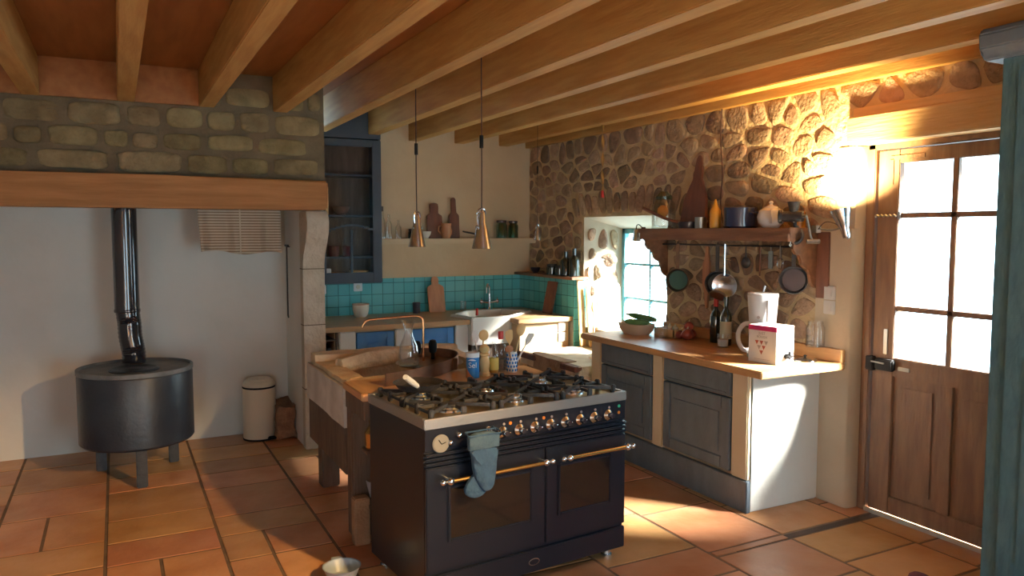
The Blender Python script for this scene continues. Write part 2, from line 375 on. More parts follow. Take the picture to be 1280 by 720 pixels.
# smooth plaster beside the door, with a soft corner into the reveal
mb.prism([(XW - .012, DY1 + .02), (XW, DY1 - .004), (XW + .05, DY1 - .014), (XW + .1, DY1 - .014), (XW + .1, DY1 + .02), (XW + .02, 3.22), (XW - .012, 3.22)], 0, 1.62, b=.004)
mb.prism([(XW - .006, DY1 + .02), (XW, DY1 - .004), (XW + .05, DY1 - .014), (XW + .1, DY1 - .014), (XW + .1, DY1 + .02), (XW + .02, 3.08), (XW - .006, 3.08)], 1.62, 2.08)
mb.mi = 1
FW = lambda u, v, h: (XW - h, u, v)
holes = [(WY0, WY1 + .01, 0, WZ1 + .02), (0, 3.2, 0, 1.64), (0, 3.08, 0, 2.28), (4.35, 5.95, 1.70, 1.945)]
for p in voronoi(1.95, YB, .86, 2.45, .165, .118, holes=holes, seed=5): stone(mb, p, FW, random.uniform(.006, .018), .012)
# fan of upright voussoirs above the window
n = 15
for k in range(n):
    u = 4.42 + (5.93 - 4.42) * (k + .5) / n; t = (u - 5.2) / .75; wv = (5.93 - 4.42) / n * random.uniform(.82, .98)
    zb = 1.755 - .05 * t * t; zt = zb + random.uniform(.17, .24); lean = .09 * t
    stone(mb, [(u - wv / 2, zb), (u + wv / 2, zb), (u + lean + wv / 2 * 1.1, zt), (u + lean - wv / 2 * 1.1, zt)], FW, .02, .006)
# stones showing in the far window reveal
FR = lambda u, v, h: (XW + (u) * .29 - h * .5, WY1 - u * .16 - h, v)
for p in voronoi(.06, .96, 1.0, 1.66, .38, .15, seed=9): stone(mb, p, FR, .012, .05)
struct(mb.build('wall_right', ['mortar', 'stone', 'sand'], sharp=60, recalc=False))

# chimney breast: coursed stone above the lintel
mb = MB(); mb.box(XL, 1.36, 5.60, 5.68, 1.97, ZC); mb.mi = 1
FC = lambda u, v, h: (u, 5.60 - h, v)
v = 1.985; R = random.Random(3)
for hgt in (.15, .14, .165, .16):
    u = XL + R.uniform(0, .1)
    while u < 1.33:
        l = R.uniform(.16, .46); l = min(l, 1.345 - u)
        if l > .07 and R.random() > .08:
            d = R.uniform(0, .015)
            a0, a1, b0, b1 = u + .004, u + l - .004, v + d, v + hgt - R.uniform(.004, .02)
            poly = [(a0, b0), ((a0 + a1) / 2, b0 - .004), (a1, b0), (a1 + .004, (b0 + b1) / 2), (a1, b1), ((a0 + a1) / 2, b1 + .004), (a0, b1), (a0 - .004, (b0 + b1) / 2)]
            stone(mb, poly, FC, R.uniform(.008, .022), .012)
        u += l
    v += hgt
struct(mb.build('wall_chimney', ['greymortar', 'ashlar'], sharp=60, recalc=False))
# pillar wall beside the hearth with its curved corbel
mb = MB(); mb.box(1.20, 1.36, 5.66, YB, 0, 1.97)
prof = [(5.70, 0), (5.61, 0), (5.61, .25), (5.60, .8), (5.605, 1.30), (5.60, 1.38), (5.575, 1.44), (5.50, 1.52), (5.44, 1.60), (5.43, 1.67), (5.455, 1.73), (5.48, 1.75), (5.70, 1.75)]
mb.mi = 1; mb.prism(prof, 1.19, 1.345, 'x', b=.006)
for z in (1.33, .92, .45): mb.mi = 2; mb.box(1.188, 1.347, 5.598, 5.7, z, z + .006)
struct(mb.build('wall_pillar', ['lime', 'carved', 'greymortar']))
# lintels and wall plate, kitchen plaster shelf
mb = MB(); mb.prism([(XL, 1.755), (1.345, 1.755), (1.35, 1.96), (.2, 1.968), (XL, 1.96)], 5.46, 5.66, 'y', b=.012)
tag(mb.build('fireplace_lintel', 'oak'), 'long orange oak beam spanning the fireplace beneath the chimney stones', 'beam')
mb = MB(); mb.box(3.655, 3.9, 1.2, 3.00, 2.085, 2.235, .006)
lo = mb.build('door_lintel', 'pinex'); tag(lo, 'thick pine lintel beam above the glazed door', 'beam')
mb = MB(); mb.box(3.675, 3.8, 1.2, 2.975, 2.237, 2.285, .004); mb.build('upper_board', 'pinex', lo)
mb = MB(); mb.box(3.655, XW, YR, YB, 2.43, ZC, .004); struct(mb.build('trim_1', 'pine'))
mb = MB(); mb.box(XL, .62, 5.565, 5.60, 2.44, ZC - .002, .003); struct(mb.build('trim_2', 'ceilwood'))
mb = MB(); mb.box(2.07, XW, 6.64, YB, 1.49, 1.54, .008)
tag(mb.build('plaster_shelf', 'plaster'), 'thick cream plaster shelf on the kitchen back wall', 'shelf')
# earthy rubble where the plaster stops beside the hearth pillar
# ceiling beams
names = ['first', 'second', 'third', 'fourth', 'fifth', 'sixth', 'seventh', 'eighth', 'ninth']
for i, bx in enumerate([-.44, .085, .57, 1.055, 1.55, 2.01, 2.48, 2.94, 3.41]):
    ye = 5.60 if bx < 1.3 else YB
    mb = MB(); mb.box(-.05, .05, YR - 0, ye, -.11, .13, .005)
    o = mb.build('ceiling_beam', 'pine', loc=(bx, 0, 2.55 - .0005))
    tag(o, f'pale pine ceiling beam, {names[i]} from the left of the photo', 'beam', 'ceiling beams')
# ------------------------------------------------------------------ window and door
def window_unit():
    mb = MB(); x0, x1 = 4.0, 4.05; y0, y1, z0, z1 = 4.79, 5.62, .76, 1.63; t = .045
    mb.box(x0, x1, y0, y0 + t, z0, z1, .004).box(x0, x1, y1 - t, y1, z0, z1, .004).box(x0, x1, y0, y1, z0, z0 + t, .004).box(x0, x1, y0, y1, z1 - t, z1, .004)
    fr = struct(mb.build('window_1', 'teal'))
    mb = MB(); ym = 5.22
    mb.box(x0 + .008, x1 - .005, ym - .012, ym + .012, z0 + t, z1 - t)
    for z in (1.02, 1.32): mb.box(x0 + .01, x1 - .007, y0 + t, y1 - t, z - .01, z + .01)
    mb.build('muntin', 'teal', fr)
    mb = MB(); mb.box(x0 + .02, x0 + .024, y0 + t, y1 - t, z0 + t, z1 - t); mb.build('window_glass', 'pane', fr)
window_unit()
mb = MB(); mb.box(XW + .0, 4.12, WY0, WY1, WZ0, WZ0 + .03, .005); struct(mb.build('trim_3', 'plaster'))
def door_unit():
    x0, x1 = 3.80, 3.845; y0, y1 = 1.95, 2.90; t = .1
    mb = MB(); g0, g1 = 2.14, 2.765; gz0, gz1 = .905, 1.975
    mb.box(x0, x1, g1, 2.895, .02, 2.05, .004).box(x0, x1, y0, g0, .02, 2.05, .004).box(x0, x1, g0, g1, gz1, 2.05, .004).box(x0, x1, g0, g1, .80, gz0, .004).box(x0, x1, g0, g1, .02, .12, .004)
    ym = 2.455
    mb.box(x0 + .004, x1 - .004, ym - .035, ym + .035, .12, .80, .003)
    d = struct(mb.build('door_1', 'doorwood'))
    mb = MB(); mb.box(x0 + .006, x1 - .01, ym - .016, ym + .016, gz0, gz1, .003)
    for z in (1.18, 1.69): mb.box(x0 + .006, x1 - .01, g0, g1, z - .014, z + .014, .003)
    mb.build('muntin', 'doorwood', d)
    mb = MB(); mb.box(x0 + .02, x0 + .024, g0, g1, gz0, gz1); mb.build('door_glass', 'pane', d)
    for a, b in ((g0, ym - .035), (ym + .035, g1)):
        mb = MB(); mb.box(x0 + .018, x1 - .012, a, b, .12, .80); mb.box(x0 + .010, x0 + .02, a + .04, b - .04, .17, .75, .006); mb.build('door_panel', 'doorwood', d)
    mb = MB(); mb.box(x0 - .035, x0, 2.745, 2.86, .83, .895, .008); mb.box(x0 - .03, x0 + .01, 2.87, 2.92, .82, .90, .005)
    mb.build('lock_box', 'black', d)
    mb = MB(); mb.box(x0 - .006, x0, 2.80, 2.825, .92, 1.06, .002); mb.cyl((x0 - .042, 2.87, .875), (x0 - .042, 2.79, .872), .005).box(x0 - .008, x0, 2.66, 2.73, .84, .86, .002); mb.build('door_handle', 'tin', d)
    mb = MB(); mb.tube([(x0 - .01, 2.90 - .013 * k, 1.69 + (.004 if k % 2 else -.004)) for k in range(11)], .006, 6).box(x0 - .006, x0, 2.75, 2.765, 1.67, 1.71); mb.build('door_chain', 'tin', d)
    mb = MB(); mb.box(x0 - .005, x0, 2.80, 2.82, 1.86, 2.00).box(x0 - .005, x0, 2.62, 2.82, 1.995, 2.015); mb.build('corner_brace', 'doorwood', d)
    # frame
    mb = MB(); mb.box(x0 - .02, x1 + .02, 2.90, 2.955, 0, 2.10, .005).box(x0 - .02, x1 + .02, 1.93, 2.95, 2.055, 2.10, .005).box(x0 - .02, x1 + .02, 1.93, 1.95, 0, 2.10)
    struct(mb.build('trim_4', 'doorwood'))
    mb = MB(); mb.box(x0 - .03, x0 + .0, 1.95, 2.90, 0.002, .02, .003); struct(mb.build('trim_5', 'paper'))
door_unit()
# ------------------------------------------------------------------ right-hand counter
cx0, cx1, cy0, cy1 = 3.14, 3.705, 3.17, 4.80
t = thing('kitchen_counter', 'blue grey base cabinet with cream plaster posts under the window-side worktop', 'cabinet', (cx0, cy0, 0))
W = lambda: MB()
def off(mb, dx, dy, dz=0): mb.X = Matrix.Translation((-dx, -dy, -dz)); return mb
mb = off(MB(), cx0, cy0); mb.box(cx0 + .03, cx1, cy0 + .02, cy1 - .02, .05, .80); mb.build('carcass', 'plaster', t)
mb = off(MB(), cx0, cy0); mb.box(cx0 + .02, cx1, cy0, cy0 + .03, 0, .808, .008); o = mb.build('end_panel', 'lime', t); o['label'] = 'white plastered end panel'
mb = off(MB(), cx0, cy0); mb.box(cx0 - .012, cx0 + .02, cy0 - .006, cy1, 0, .185, .004); mb.build('plinth', 'blue', t)
for a, b in ((3.178, 3.31), (3.94, 4.05), (4.66, 4.79)):
    mb = off(MB(), cx0, cy0); mb.box(cx0, cx0 + .04, a, b, .185, .808, .008); mb.build('post', 'postcream', t)
for a, b in ((3.32, 3.93), (4.06, 4.65)):
    mb = off(MB(), cx0, cy0); mb.box(cx0 + .004, cx0 + .03, a, b, .205, .635, .004)
    f = .07
    mb.box(cx0 - .004, cx0 + .01, a, a + f, .205, .635, .004).box(cx0 - .004, cx0 + .01, b - f, b, .205, .635, .004).box(cx0 - .004, cx0 + .01, a + f, b - f, .205, .205 + f, .004).box(cx0 - .004, cx0 + .01, a + f, b - f, .635 - f, .635, .004)
    mb.box(cx0 - .002, cx0 + .012, a + f + .02, b - f - .02, .205 + f + .02, .635 - f - .02, .006)
    mb.build('door', 'blue', t)
    mb = off(MB(), cx0, cy0); mb.box(cx0 - .004, cx0 + .03, a, b, .645, .798, .004).box(cx0 - .014, cx0, a + .03, b - .03, .775, .787, .003).box(cx0 - .010, cx0, a + .03, b - .03, .657, .668, .003)
    mb.build('drawer', 'blue', t)
mb = MB(); mb.box(3.05, 3.71, 2.995, 4.80, .808, .85, .006)
wt = tag(mb.build('wooden_worktop', 'worktop'), 'orange oak worktop on the blue grey counter by the glazed door', 'worktop')
mb = MB(); mb.box(3.66, 3.71, 2.995, 4.60, .851, .925, .004); mb.build('splash_board', 'worktop', wt)

# ------------------------------------------------------------------ left-hand corner counter
WT = [(1.40, 5.95), (2.67, 5.95), (2.62, 6.30), (2.86, 6.56), (3.30, 6.56), (3.46, 6.28), (3.05, 5.99), (3.04, 5.77), (3.585, 5.77), (3.585, YB - .02), (1.37, YB - .02)]
mb = MB(); mb.prism(WT, .81, .85, b=.004)
tag(mb.build('corner_worktop', 'worktopx'), 'wooden corner worktop running round the white sink below the teal tiles', 'worktop')
t = thing('corner_cabinet', 'white plastered corner cabinet with bright blue doors below the teal tiles', 'cabinet', (1.5, 5.99, 0))
mb = off(MB(), 1.5, 5.99); mb.box(1.52, 2.56, 6.03, YB - .01, .02, .805).box(3.07, 3.575, 5.82, YB - .01, 0, .805, .01); mb.build('carcass', 'plaster', t)
for a, b in ((1.545, 1.68), (2.012, 2.15), (2.545, 2.665)):
    mb = off(MB(), 1.5, 5.99); mb.box(a, b, 5.985, 6.05, 0, .805, .008); mb.build('post', 'lime', t)
for a, b in ((1.69, 2.003), (2.16, 2.535)):
    mb = off(MB(), 1.5, 5.99); mb.box(a, b, 6.005, 6.03, .10, .79, .003); f = .06
    mb.box(a, a + f, 5.995, 6.01, .10, .79, .003).box(b - f, b, 5.995, 6.01, .10, .79, .003).box(a + f, b - f, 5.995, 6.01, .73, .79, .003).box(a + f, b - f, 5.995, 6.01, .10, .16, .003)
    mb.box(a + f + .025, b - f - .025, 5.998, 6.012, .185, .705, .006)
    mb.build('door', 'blue2', t)
t = thing('bottle_rack', 'dark wooden wine rack holding bottles at the left end of the corner counter', 'wine rack', (1.45, 5.99, 0))
mb = off(MB(), 1.45, 5.99); mb.box(1.40, 1.415, 5.99, 6.4, 0, .8).box(1.525, 1.54, 5.99, 6.4, 0, .8).box(1.40, 1.54, 6.39, 6.4, 0, .8)
for k in range(7): mb.box(1.415, 1.525, 6.0, 6.4, .03 + k * .118, .04 + k * .118)
mb.build('rack_frame', 'darkwood', t)
bo = None
for k in range(6):
    z = .04 + .118 * k + .041
    if bo is None:
        mb = MB(); mb.lathe([(0, 0), (.014, 0), (.014, .07), (.037, .11), (.038, .28), (0, .28)], (0, 0, 0), 16, (0, 1, 0)); bo = mb.build('wine_bottle', 'bottle'); o = bo
        mb = MB(); mb.lathe([(0, -.004), (.016, -.004), (.016, .02), (0, .02)], (0, 0, 0), 14, (0, 1, 0)); mb.build('bottle_cap', 'steel', bo)
    else: o = copytree(bo)
    o.location = (1.47, 6.005, z - .002)
    tag(o, f'dark bottle lying in the wine rack, {names[k]} from the bottom', 'bottle', 'bottles in the wine rack')
# tiles on the back wall and on the low furred wall with its ledge
mb = MB(); mb.box(1.36, 3.60, YB - .012, YB, .85, 1.175); struct(mb.build('wall_tile_back', 'tealtile'))
mb = MB(); mb.box(3.60, XW, 5.765, YB - .01, 0, 1.178); fr = struct(mb.build('wall_low_right', 'lime'))
mb = MB(); mb.box(3.588, 3.60, 5.765, YB - .012, .85, 1.178).box(3.588, XW, 5.755, 5.766, .55, 1.178); mb.build('tile_face', 'tealtile_side', fr)
mb = MB(); mb.box(3.53, XW - .001, 5.70, YB - .001, 1.178, 1.203, .004)
tag(mb.build('wooden_ledge', 'walnut'), 'narrow brown wooden ledge on top of the teal tiles beside the window', 'ledge')
# ceramic corner sink
t = thing('corner_sink', 'white ceramic butler sink set in the corner worktop', 'sink', (3.0, 6.1, .62))
S = [(2.675, 5.93), (3.035, 5.93), (3.45, 6.28), (3.29, 6.55), (2.87, 6.55), (2.63, 6.30)]
def inset(P, k):
    cx = sum(p[0] for p in P) / len(P); cy = sum(p[1] for p in P) / len(P); return [(cx + (p[0] - cx) * k, cy + (p[1] - cy) * k) for p in P]
mb = off(MB(), 3, 6.1, .62); zt = .868
A = [mb.v((*p, .63)) for p in S]; B = [mb.v((*p, zt)) for p in S]; Ci = [mb.v((*p, zt)) for p in inset(S, .86)]; D = [mb.v((*p, .68)) for p in inset(S, .8)]
n = len(S); mb.f(A[::-1]); mb.f(D)
for k in range(n):
    j = (k + 1) % n
    for a, b in ((A, B), (B, Ci), (Ci, D)): mb.f([a[k], a[j], b[j], b[k]])
bmesh.ops.bevel(mb.bm, geom=[e for e in mb.bm.edges], offset=.008, segments=2, affect='EDGES')
mb.build('basin', 'wax', t)
mb = off(MB(), 3, 6.1, .62); mb.box(2.7, 3.0, 5.99, 6.0, 0, .62); o = mb.build('front_panel', 'darkwood', t)
t = thing('corner_faucet', 'old chrome faucet with cross handles behind the corner sink', 'faucet', (3.18, 6.64, .85))
mb = MB(); mb.cyl((0, 0, 0), (0, 0, .03), .03, .022).cyl((0, 0, .02), (0, 0, .16), .013).tube([(0, 0, .15), (0, 0, .22), (-.02, -.02, .25), (-.05, -.06, .25), (-.07, -.09, .22), (-.07, -.09, .17)], .010)
mb.build('spout', 'chrome', t)
for s in (-1, 1):
    mb = MB(); mb.tube([(0, 0, .07), (s * .07, 0, .08)], .009).sph((s * .085, 0, .085), .02).tube([(s * .085, -.03, .085), (s * .085, .03, .085)], .005).tube([(s * .085, 0, .055), (s * .085, 0, .12)], .005); mb.build('tap_handle', 'chrome', t)

# sockets and switches
def socket(name, label, loc, rz, two=0, grp=None):
    t = thing(name, label, 'socket' if not two else 'switch', loc, rz, grp)
    mb = MB(); mb.box(-.04, .04, -.012, 0, -.04, .04, .004); mb.build('plate', 'plastic', t)
    mb = MB()
    if two: mb.box(-.02, .02, -.018, -.01, -.022, .022, .003); mb.build('rocker', 'plastic', t)
    else: mb.lathe([(0, 0), (.017, 0), (.02, .003), (.02, .006)], (0, -.016, 0), 16, (0, 1, 0)); mb.build('socket_well', 'cream', t)
    return t
socket('wall_socket', 'white wall socket on the teal tiles under the blue cupboard, near its right end', (1.93, YB - .012, 1.105), 0)
socket('wall_socket', 'round white wall socket on the teal tiles beside the hearth pillar', (1.60, YB - .012, 1.09), 0)
socket('wall_socket', 'upper of two white sockets low beside the window bench', (3.50, 5.817, .76), 0)
socket('wall_socket', 'lower of two white sockets low beside the window bench', (3.50, 5.817, .67), 0)
socket('light_switch', 'upper white light switch on the plaster beside the glazed door', (XW - .012, 3.11, 1.245), radians(-90), 1)
socket('light_switch', 'lower white light switch on the plaster beside the glazed door', (XW - .012, 3.11, 1.16), radians(-90), 1)

# ------------------------------------------------------------------ hanging blue cupboard
t = thing('wall_cupboard', 'tall dark blue glazed cupboard hanging above the teal tiles', 'cupboard', (1.50, 6.5, 1.155))
O = (1.50, 6.5, 1.155)
mb = off(MB(), *O); x0, x1, y0, y1, z0, z1 = 1.50, 2.07, 6.52, YB, 1.155, ZC
mb.box(x0, x0 + .02, y0, y1, z0, z1).box(x1 - .02, x1, y0, y1, z0, z1).box(x0, x1, y0, y1, z0, z0 + .03).box(x0, x1, y0 - .02, y1, 2.40, z1 - .001, .003)
mb.build('carcass', 'cabblue', t)
mb = off(MB(), *O); mb.box(x0 + .02, x1 - .02, y1 - .012, y1 - .001, z0 + .03, 2.40); mb.build('back_panel', 'darkwood', t)
for z in (1.37, 1.73, 2.08): mb = off(MB(), *O); mb.box(x0 + .02, x1 - .02, y0 + .03, y1 - .012, z, z + .018); mb.build('shelf_board', 'cabblue', t)
mb = off(MB(), *O); a, b = 1.50, 2.07; fz0, fz1 = 1.16, 2.39
mb.box(a, a + .08, 6.497, 6.52, fz0, fz1, .004).box(b - .08, b, 6.497, 6.52, fz0, fz1, .004).box(a + .08, b - .08, 6.497, 6.52, fz0, fz0 + .09, .004).box(a + .08, b - .08, 6.497, 6.52, fz1 - .06, fz1, .004)
d = mb.build('door', 'cabblue', t)
mb = off(MB(), *O); mb.box(1.79, 1.812, 6.50, 6.515, fz0 + .09, 1.62, .003)
arc = [(1.58 + .41 * k / 10, 1.60 + .05 * sin(pi * k / 10)) for k in range(11)]
for p, q in zip(arc, arc[1:]): mb.box(p[0], q[0], 6.50, 6.515, p[1], p[1] + .018)
mb.build('muntin', 'cabblue', d)
mb = off(MB(), *O); mb.box(a + .08, b - .08, 6.507, 6.510, fz0 + .09, fz1 - .06); mb.build('glass_panel', 'pane', d)
def bowl(name, label, loc, r, h, m, cat='bowl', grp=None, foot=.5):
    mb = MB(); mb.lathe([(0, 0), (r * foot, 0), (r * foot, .006), (r * .85, h * .5), (r, h), (r - .006, h), (r * .82, h * .5), (r * foot * .9, .012), (0, .012)], (0, 0, 0), 28)
    return tag(mb.build(name, m, loc=loc), label, cat, grp)
bowl('bowl', 'brown bowl on the third cupboard shelf behind glass', (1.75, 6.64, 1.748), .075, .07, 'board')
bowl('bowl', 'wide pale bowl at the bottom left of the blue cupboard', (1.69, 6.64, 1.185), .09, .06, 'boardlt')
bowl('bowl', 'wide tan bowl at the bottom right of the blue cupboard', (1.90, 6.64, 1.185), .085, .075, 'spoonwood')
mb = MB(); mb.box(0, .025, 0, .15, 0, .24, .003); tag(mb.build('book', 'spoonwood', loc=(1.60, 6.58, 1.748)), 'slim upright light-coloured book at the left of the blue cupboard', 'book')
mb = MB(); mb.box(0, .05, 0, .05, 0, .10, .004); tag(mb.build('small_box', 'plastic', loc=(1.585, 6.56, 1.185)), 'small white box in the bottom left corner of the blue cupboard', 'box')
for k, (xx, m_) in enumerate(((1.68, 'darkred'), (1.80, 'darkred'))):
    mb = MB(); mb.lathe([(0, 0), (.04, 0), (.045, .09), (.04, .09), (.035, .01), (0, .01)], (0, 0, 0), 18); tag(mb.build('mug', m_, loc=(xx, 6.64, 1.388)), ['dark red mug on the second cupboard shelf, at the left', 'dark red mug on the second cupboard shelf, nearer the middle'][k], 'mug')

# ------------------------------------------------------------------ objects on the tiled counter and shelves
def paddle(mb, w_, h_, neck, hh, th, round_=.5):
    # board outline in local x,z
    pts = [(-w_ / 2, 0), (w_ / 2, 0), (w_ / 2, h_ * .92)]
    for k in range(1, 6): a = k / 6 * pi / 2; pts.append((neck / 2 + (w_ / 2 - neck / 2) * cos(a), h_ * .92 + h_ * .12 * sin(a)))
    pts += [(neck / 2, h_ * 1.06), (neck / 2 * 1.1, h_ + hh * .7)]
    for k in range(0, 7): a = pi * k / 6; pts.append((neck / 2 * 1.25 * cos(a), h_ + hh * .82 + hh * .18 * sin(a)))
    pts += [(-neck / 2 * 1.1, h_ + hh * .7), (-neck / 2, h_ * 1.06)]
    for k in range(5, 0, -1): a = k / 6 * pi / 2; pts.append((-neck / 2 - (w_ / 2 - neck / 2) * cos(a), h_ * .92 + h_ * .12 * sin(a)))
    pts.append((-w_ / 2, h_ * .92)); mb.prism(pts, 0, th, 'y', b=.004)
def leanboard(name, label, loc, rz, tilt, args, m):
    mb = MB(); mb.X = Matrix.Rotation(tilt, 4, 'X'); paddle(mb, *args); return tag(mb.build(name, m, loc=loc, rotz=rz), label, 'cutting board')
leanboard('cutting_board', 'reddish wooden paddle cutting board leaning on the teal tiles', (2.655, 6.66, .851), 0, radians(-13), (.165, .25, .055, .09, .018), 'boardlt')
leanboard('cutting_board', 'dark paddle board with round top on the plaster shelf', (2.66, 6.72, 1.541), 0, radians(-6), (.155, .22, .07, .115, .02), 'board')
leanboard('cutting_board', 'narrow dark bottle-shaped board on the plaster shelf', (2.86, 6.72, 1.541), 0, radians(-6), (.10, .23, .04, .16, .02), 'board')
mb = MB(); mb.X = Matrix.Rotation(radians(12), 4, 'Y'); mb.box(0, .022, 0, .16, 0, .30, .004)
tag(mb.build('cutting_board', 'board', loc=(3.50, 6.02, .853)), 'rectangular brown board leaning on the dark tiles right of the sink', 'cutting board')
t = thing('white_pot', 'cream ceramic pot on the left of the corner worktop', 'pot', (1.90, 6.60, .85))
mb = MB(); mb.lathe([(0, 0), (.042, 0), (.06, .02), (.072, .07), (.074, .115), (.068, .115), (.066, .07), (.05, .02), (0, .015)], n=32); mb.build('pot_body', 'cream', t)
mb = MB(); mb.lathe([(.070, .108), (.0755, .112), (.0755, .118), (.070, .118)], n=32); mb.build('rim', 'boardlt', t)
mb = MB(); mb.lathe([(0, 0), (.033, 0), (.036, .10), (.032, .10), (.03, .008), (0, .008)], n=20); tag(mb.build('cup', 'darkpot', loc=(2.45, 6.68, .85)), 'small black cup beside the reddish cutting board', 'cup')
mb = MB(); mb.lathe([(0, 0), (.03, 0), (.034, .09), (.031, .09), (.028, .006), (0, .006)], n=20); tag(mb.build('drinking_glass', 'glass', loc=(2.93, 6.70, .85)), 'clear glass standing left of the corner sink', 'glass')
mb = MB(); mb.lathe([(0, 0), (.012, 0), (.010, .05), (.014, .06), (0, .065)], n=12); tag(mb.build('bottle_stopper', 'red', loc=(2.80, 6.10, .868)), 'small red stopper on the edge of the corner sink', 'stopper')
mg = []
for k in range(3):
    mb = MB(); mb.X = Matrix.Rotation(radians(-14 - 2 * k), 4, 'Y'); mb.box(0, .012, 0, .20, 0, .25 - .02 * k, .002)
    tag(mb.build('magazine', ['paper', 'black', 'paper'][k], loc=(1.455 + .022 * k, 6.28, .855)), ['grey magazine leaning on the hearth pillar, nearest to it', 'black magazine between two grey ones by the hearth pillar', 'grey magazine leaning outermost by the hearth pillar'][k], 'magazine')
def jar(name, label, loc, r, h, lid='darkpot', m='glass', cat='jar', grp=None, fill=None):
    t = thing(name, label, cat, loc, 0, grp)
    mb = MB(); mb.lathe([(0, 0), (r, 0), (r, h * .78), (r * .8, h * .88), (r * .8, h), (r * .75, h), (r * .75, h * .88), (r * .93, h * .77), (r * .93, .006), (0, .006)], n=24); mb.build('jar_body', m, t)
    if lid: mb = MB(); mb.lathe([(0, h - .01), (r * .88, h - .01), (r * .88, h + .012), (0, h + .014)], n=24); mb.build('lid', lid, t)
    if fill: mb = MB(); mb.lathe([(0, .01), (r * .88, .01), (r * .88, h * fill[1]), (0, h * fill[1] + .01)], n=20); mb.build('contents', fill[0], t)
    return t
jar('glass_jar', 'dark-lidded glass jar near the right end of the plaster shelf, left of its pair', (3.35, 6.72, 1.541), .055, .16, 'darkpot', 'greenglass')
jar('glass_jar', 'dark-lidded glass jar at the right end of the plaster shelf', (3.48, 6.72, 1.541), .05, .155, 'darkpot', 'greenglass')
jar('small_jar', 'small dark jar left of the pale bowl on the plaster shelf', (2.44, 6.72, 1.541), .05, .075, 'darkpot', 'bottle')
bowl('bowl', 'small cream bowl on the plaster shelf behind the left pendant lamp', (2.56, 6.72, 1.541), .055, .065, 'cream')
t = thing('jug', 'brownish round jug between two dark boards on the plaster shelf', 'jug', (2.76, 6.70, 1.541))
mb = MB(); mb.lathe([(0, 0), (.035, 0), (.052, .04), (.055, .07), (.045, .11), (.05, .14), (.045, .14), (.04, .11), (0, .02)], n=24); mb.build('jug_body', 'boardlt', t)
mb = MB(); mb.tube([(-.045, 0, .12), (-.075, 0, .11), (-.08, 0, .07), (-.05, 0, .04)], .006); mb.build('handle', 'boardlt', t)
t = thing('small_pan', 'small black pan with a long handle lying on the plaster shelf', 'pan', (3.14, 6.71, 1.541))
mb = MB(); mb.lathe([(0, 0), (.055, 0), (.06, .05), (.056, .05), (.052, .006), (0, .006)], n=24); mb.build('pan_body', 'iron', t)
mb = MB(); mb.tube([(-.055, 0, .035), (-.21, -.01, .065)], [.009, .007]); mb.build('handle', 'iron', t)
for k, (xx, h, r, lab) in enumerate(((2.14, .26, .028, 'tall thin clear bottle with a dark cork at the left end of the plaster shelf'), (2.20, .22, .030, 'slim clear glass bottle second from the left on the plaster shelf'), (2.29, .17, .028, 'clear glass third from the left on the plaster shelf'))):
    t = thing('glass_bottle', lab, 'bottle', (xx, 6.70, 1.541))
    mb = MB(); mb.lathe([(0, 0), (r, 0), (r, h * .6), (r * .4, h * .75), (r * .4, h), (r * .33, h), (r * .33, h * .75), (r * .93, h * .59), (r * .93, .005), (0, .005)], n=20); mb.build('bottle_body', 'glass', t)
    if k == 0: mb = MB(); mb.cyl((0, 0, h - .015), (0, 0, h + .03), .010); mb.build('cork', 'darkwood', t)
# things on the wooden ledge
bowl('bowl', 'little dark bowl at the left end of the wooden ledge', (3.62, 6.52, 1.203), .05, .055, 'darkpot')
jar('small_jar', 'squat dark jar in the middle of the wooden ledge', (3.62, 6.20, 1.203), .055, .085, 'iron', 'bottle')
jar('small_jar', 'squat dark jar next to the tall bottles on the wooden ledge', (3.62, 6.06, 1.203), .045, .08, 'iron', 'bottle')
def bottle(name, label, loc, r, h, m, cap=None, lab=None, cat='bottle', neck=.35, fillm=None, rz=0):
    t = thing(name, label, cat, loc, rz)
    mb = MB(); mb.lathe([(0, .004), (r * .9, 0), (r, .006), (r, h * .58), (r * .85, h * .66), (r * neck, h * .76), (r * neck, h * .97), (r * neck * 1.15, h * .975), (r * neck * 1.15, h), (0, h)], n=24); mb.build('bottle_body', m, t)
    if cap: mb = MB(); mb.lathe([(r * neck * 1.02, h * .82), (r * neck * 1.2, h * .82), (r * neck * 1.22, h * 1.01), (0, h * 1.012)], n=16); mb.build('bottle_cap', cap, t)
    if lab: mb = MB(); mb.lathe([(r * 1.01, h * .14), (r * 1.02, h * .14), (r * 1.02, h * .5), (r * 1.01, h * .5)], n=24); mb.build('bottle_label', lab, t)
    if fillm: mb = MB(); mb.lathe([(0, .01), (r * .92, .01), (r * .92, h * .33), (0, h * .33)], n=20); mb.build('liquid', fillm, t)
    return t
bottle('dark_bottle', 'tall black-green bottle on the wooden ledge, the left one', (3.62, 5.95, 1.203), .05, .22, 'bottle')
bottle('dark_bottle', 'tall black-green bottle at the window end of the wooden ledge', (3.63, 5.82, 1.203), .05, .25, 'bottle')

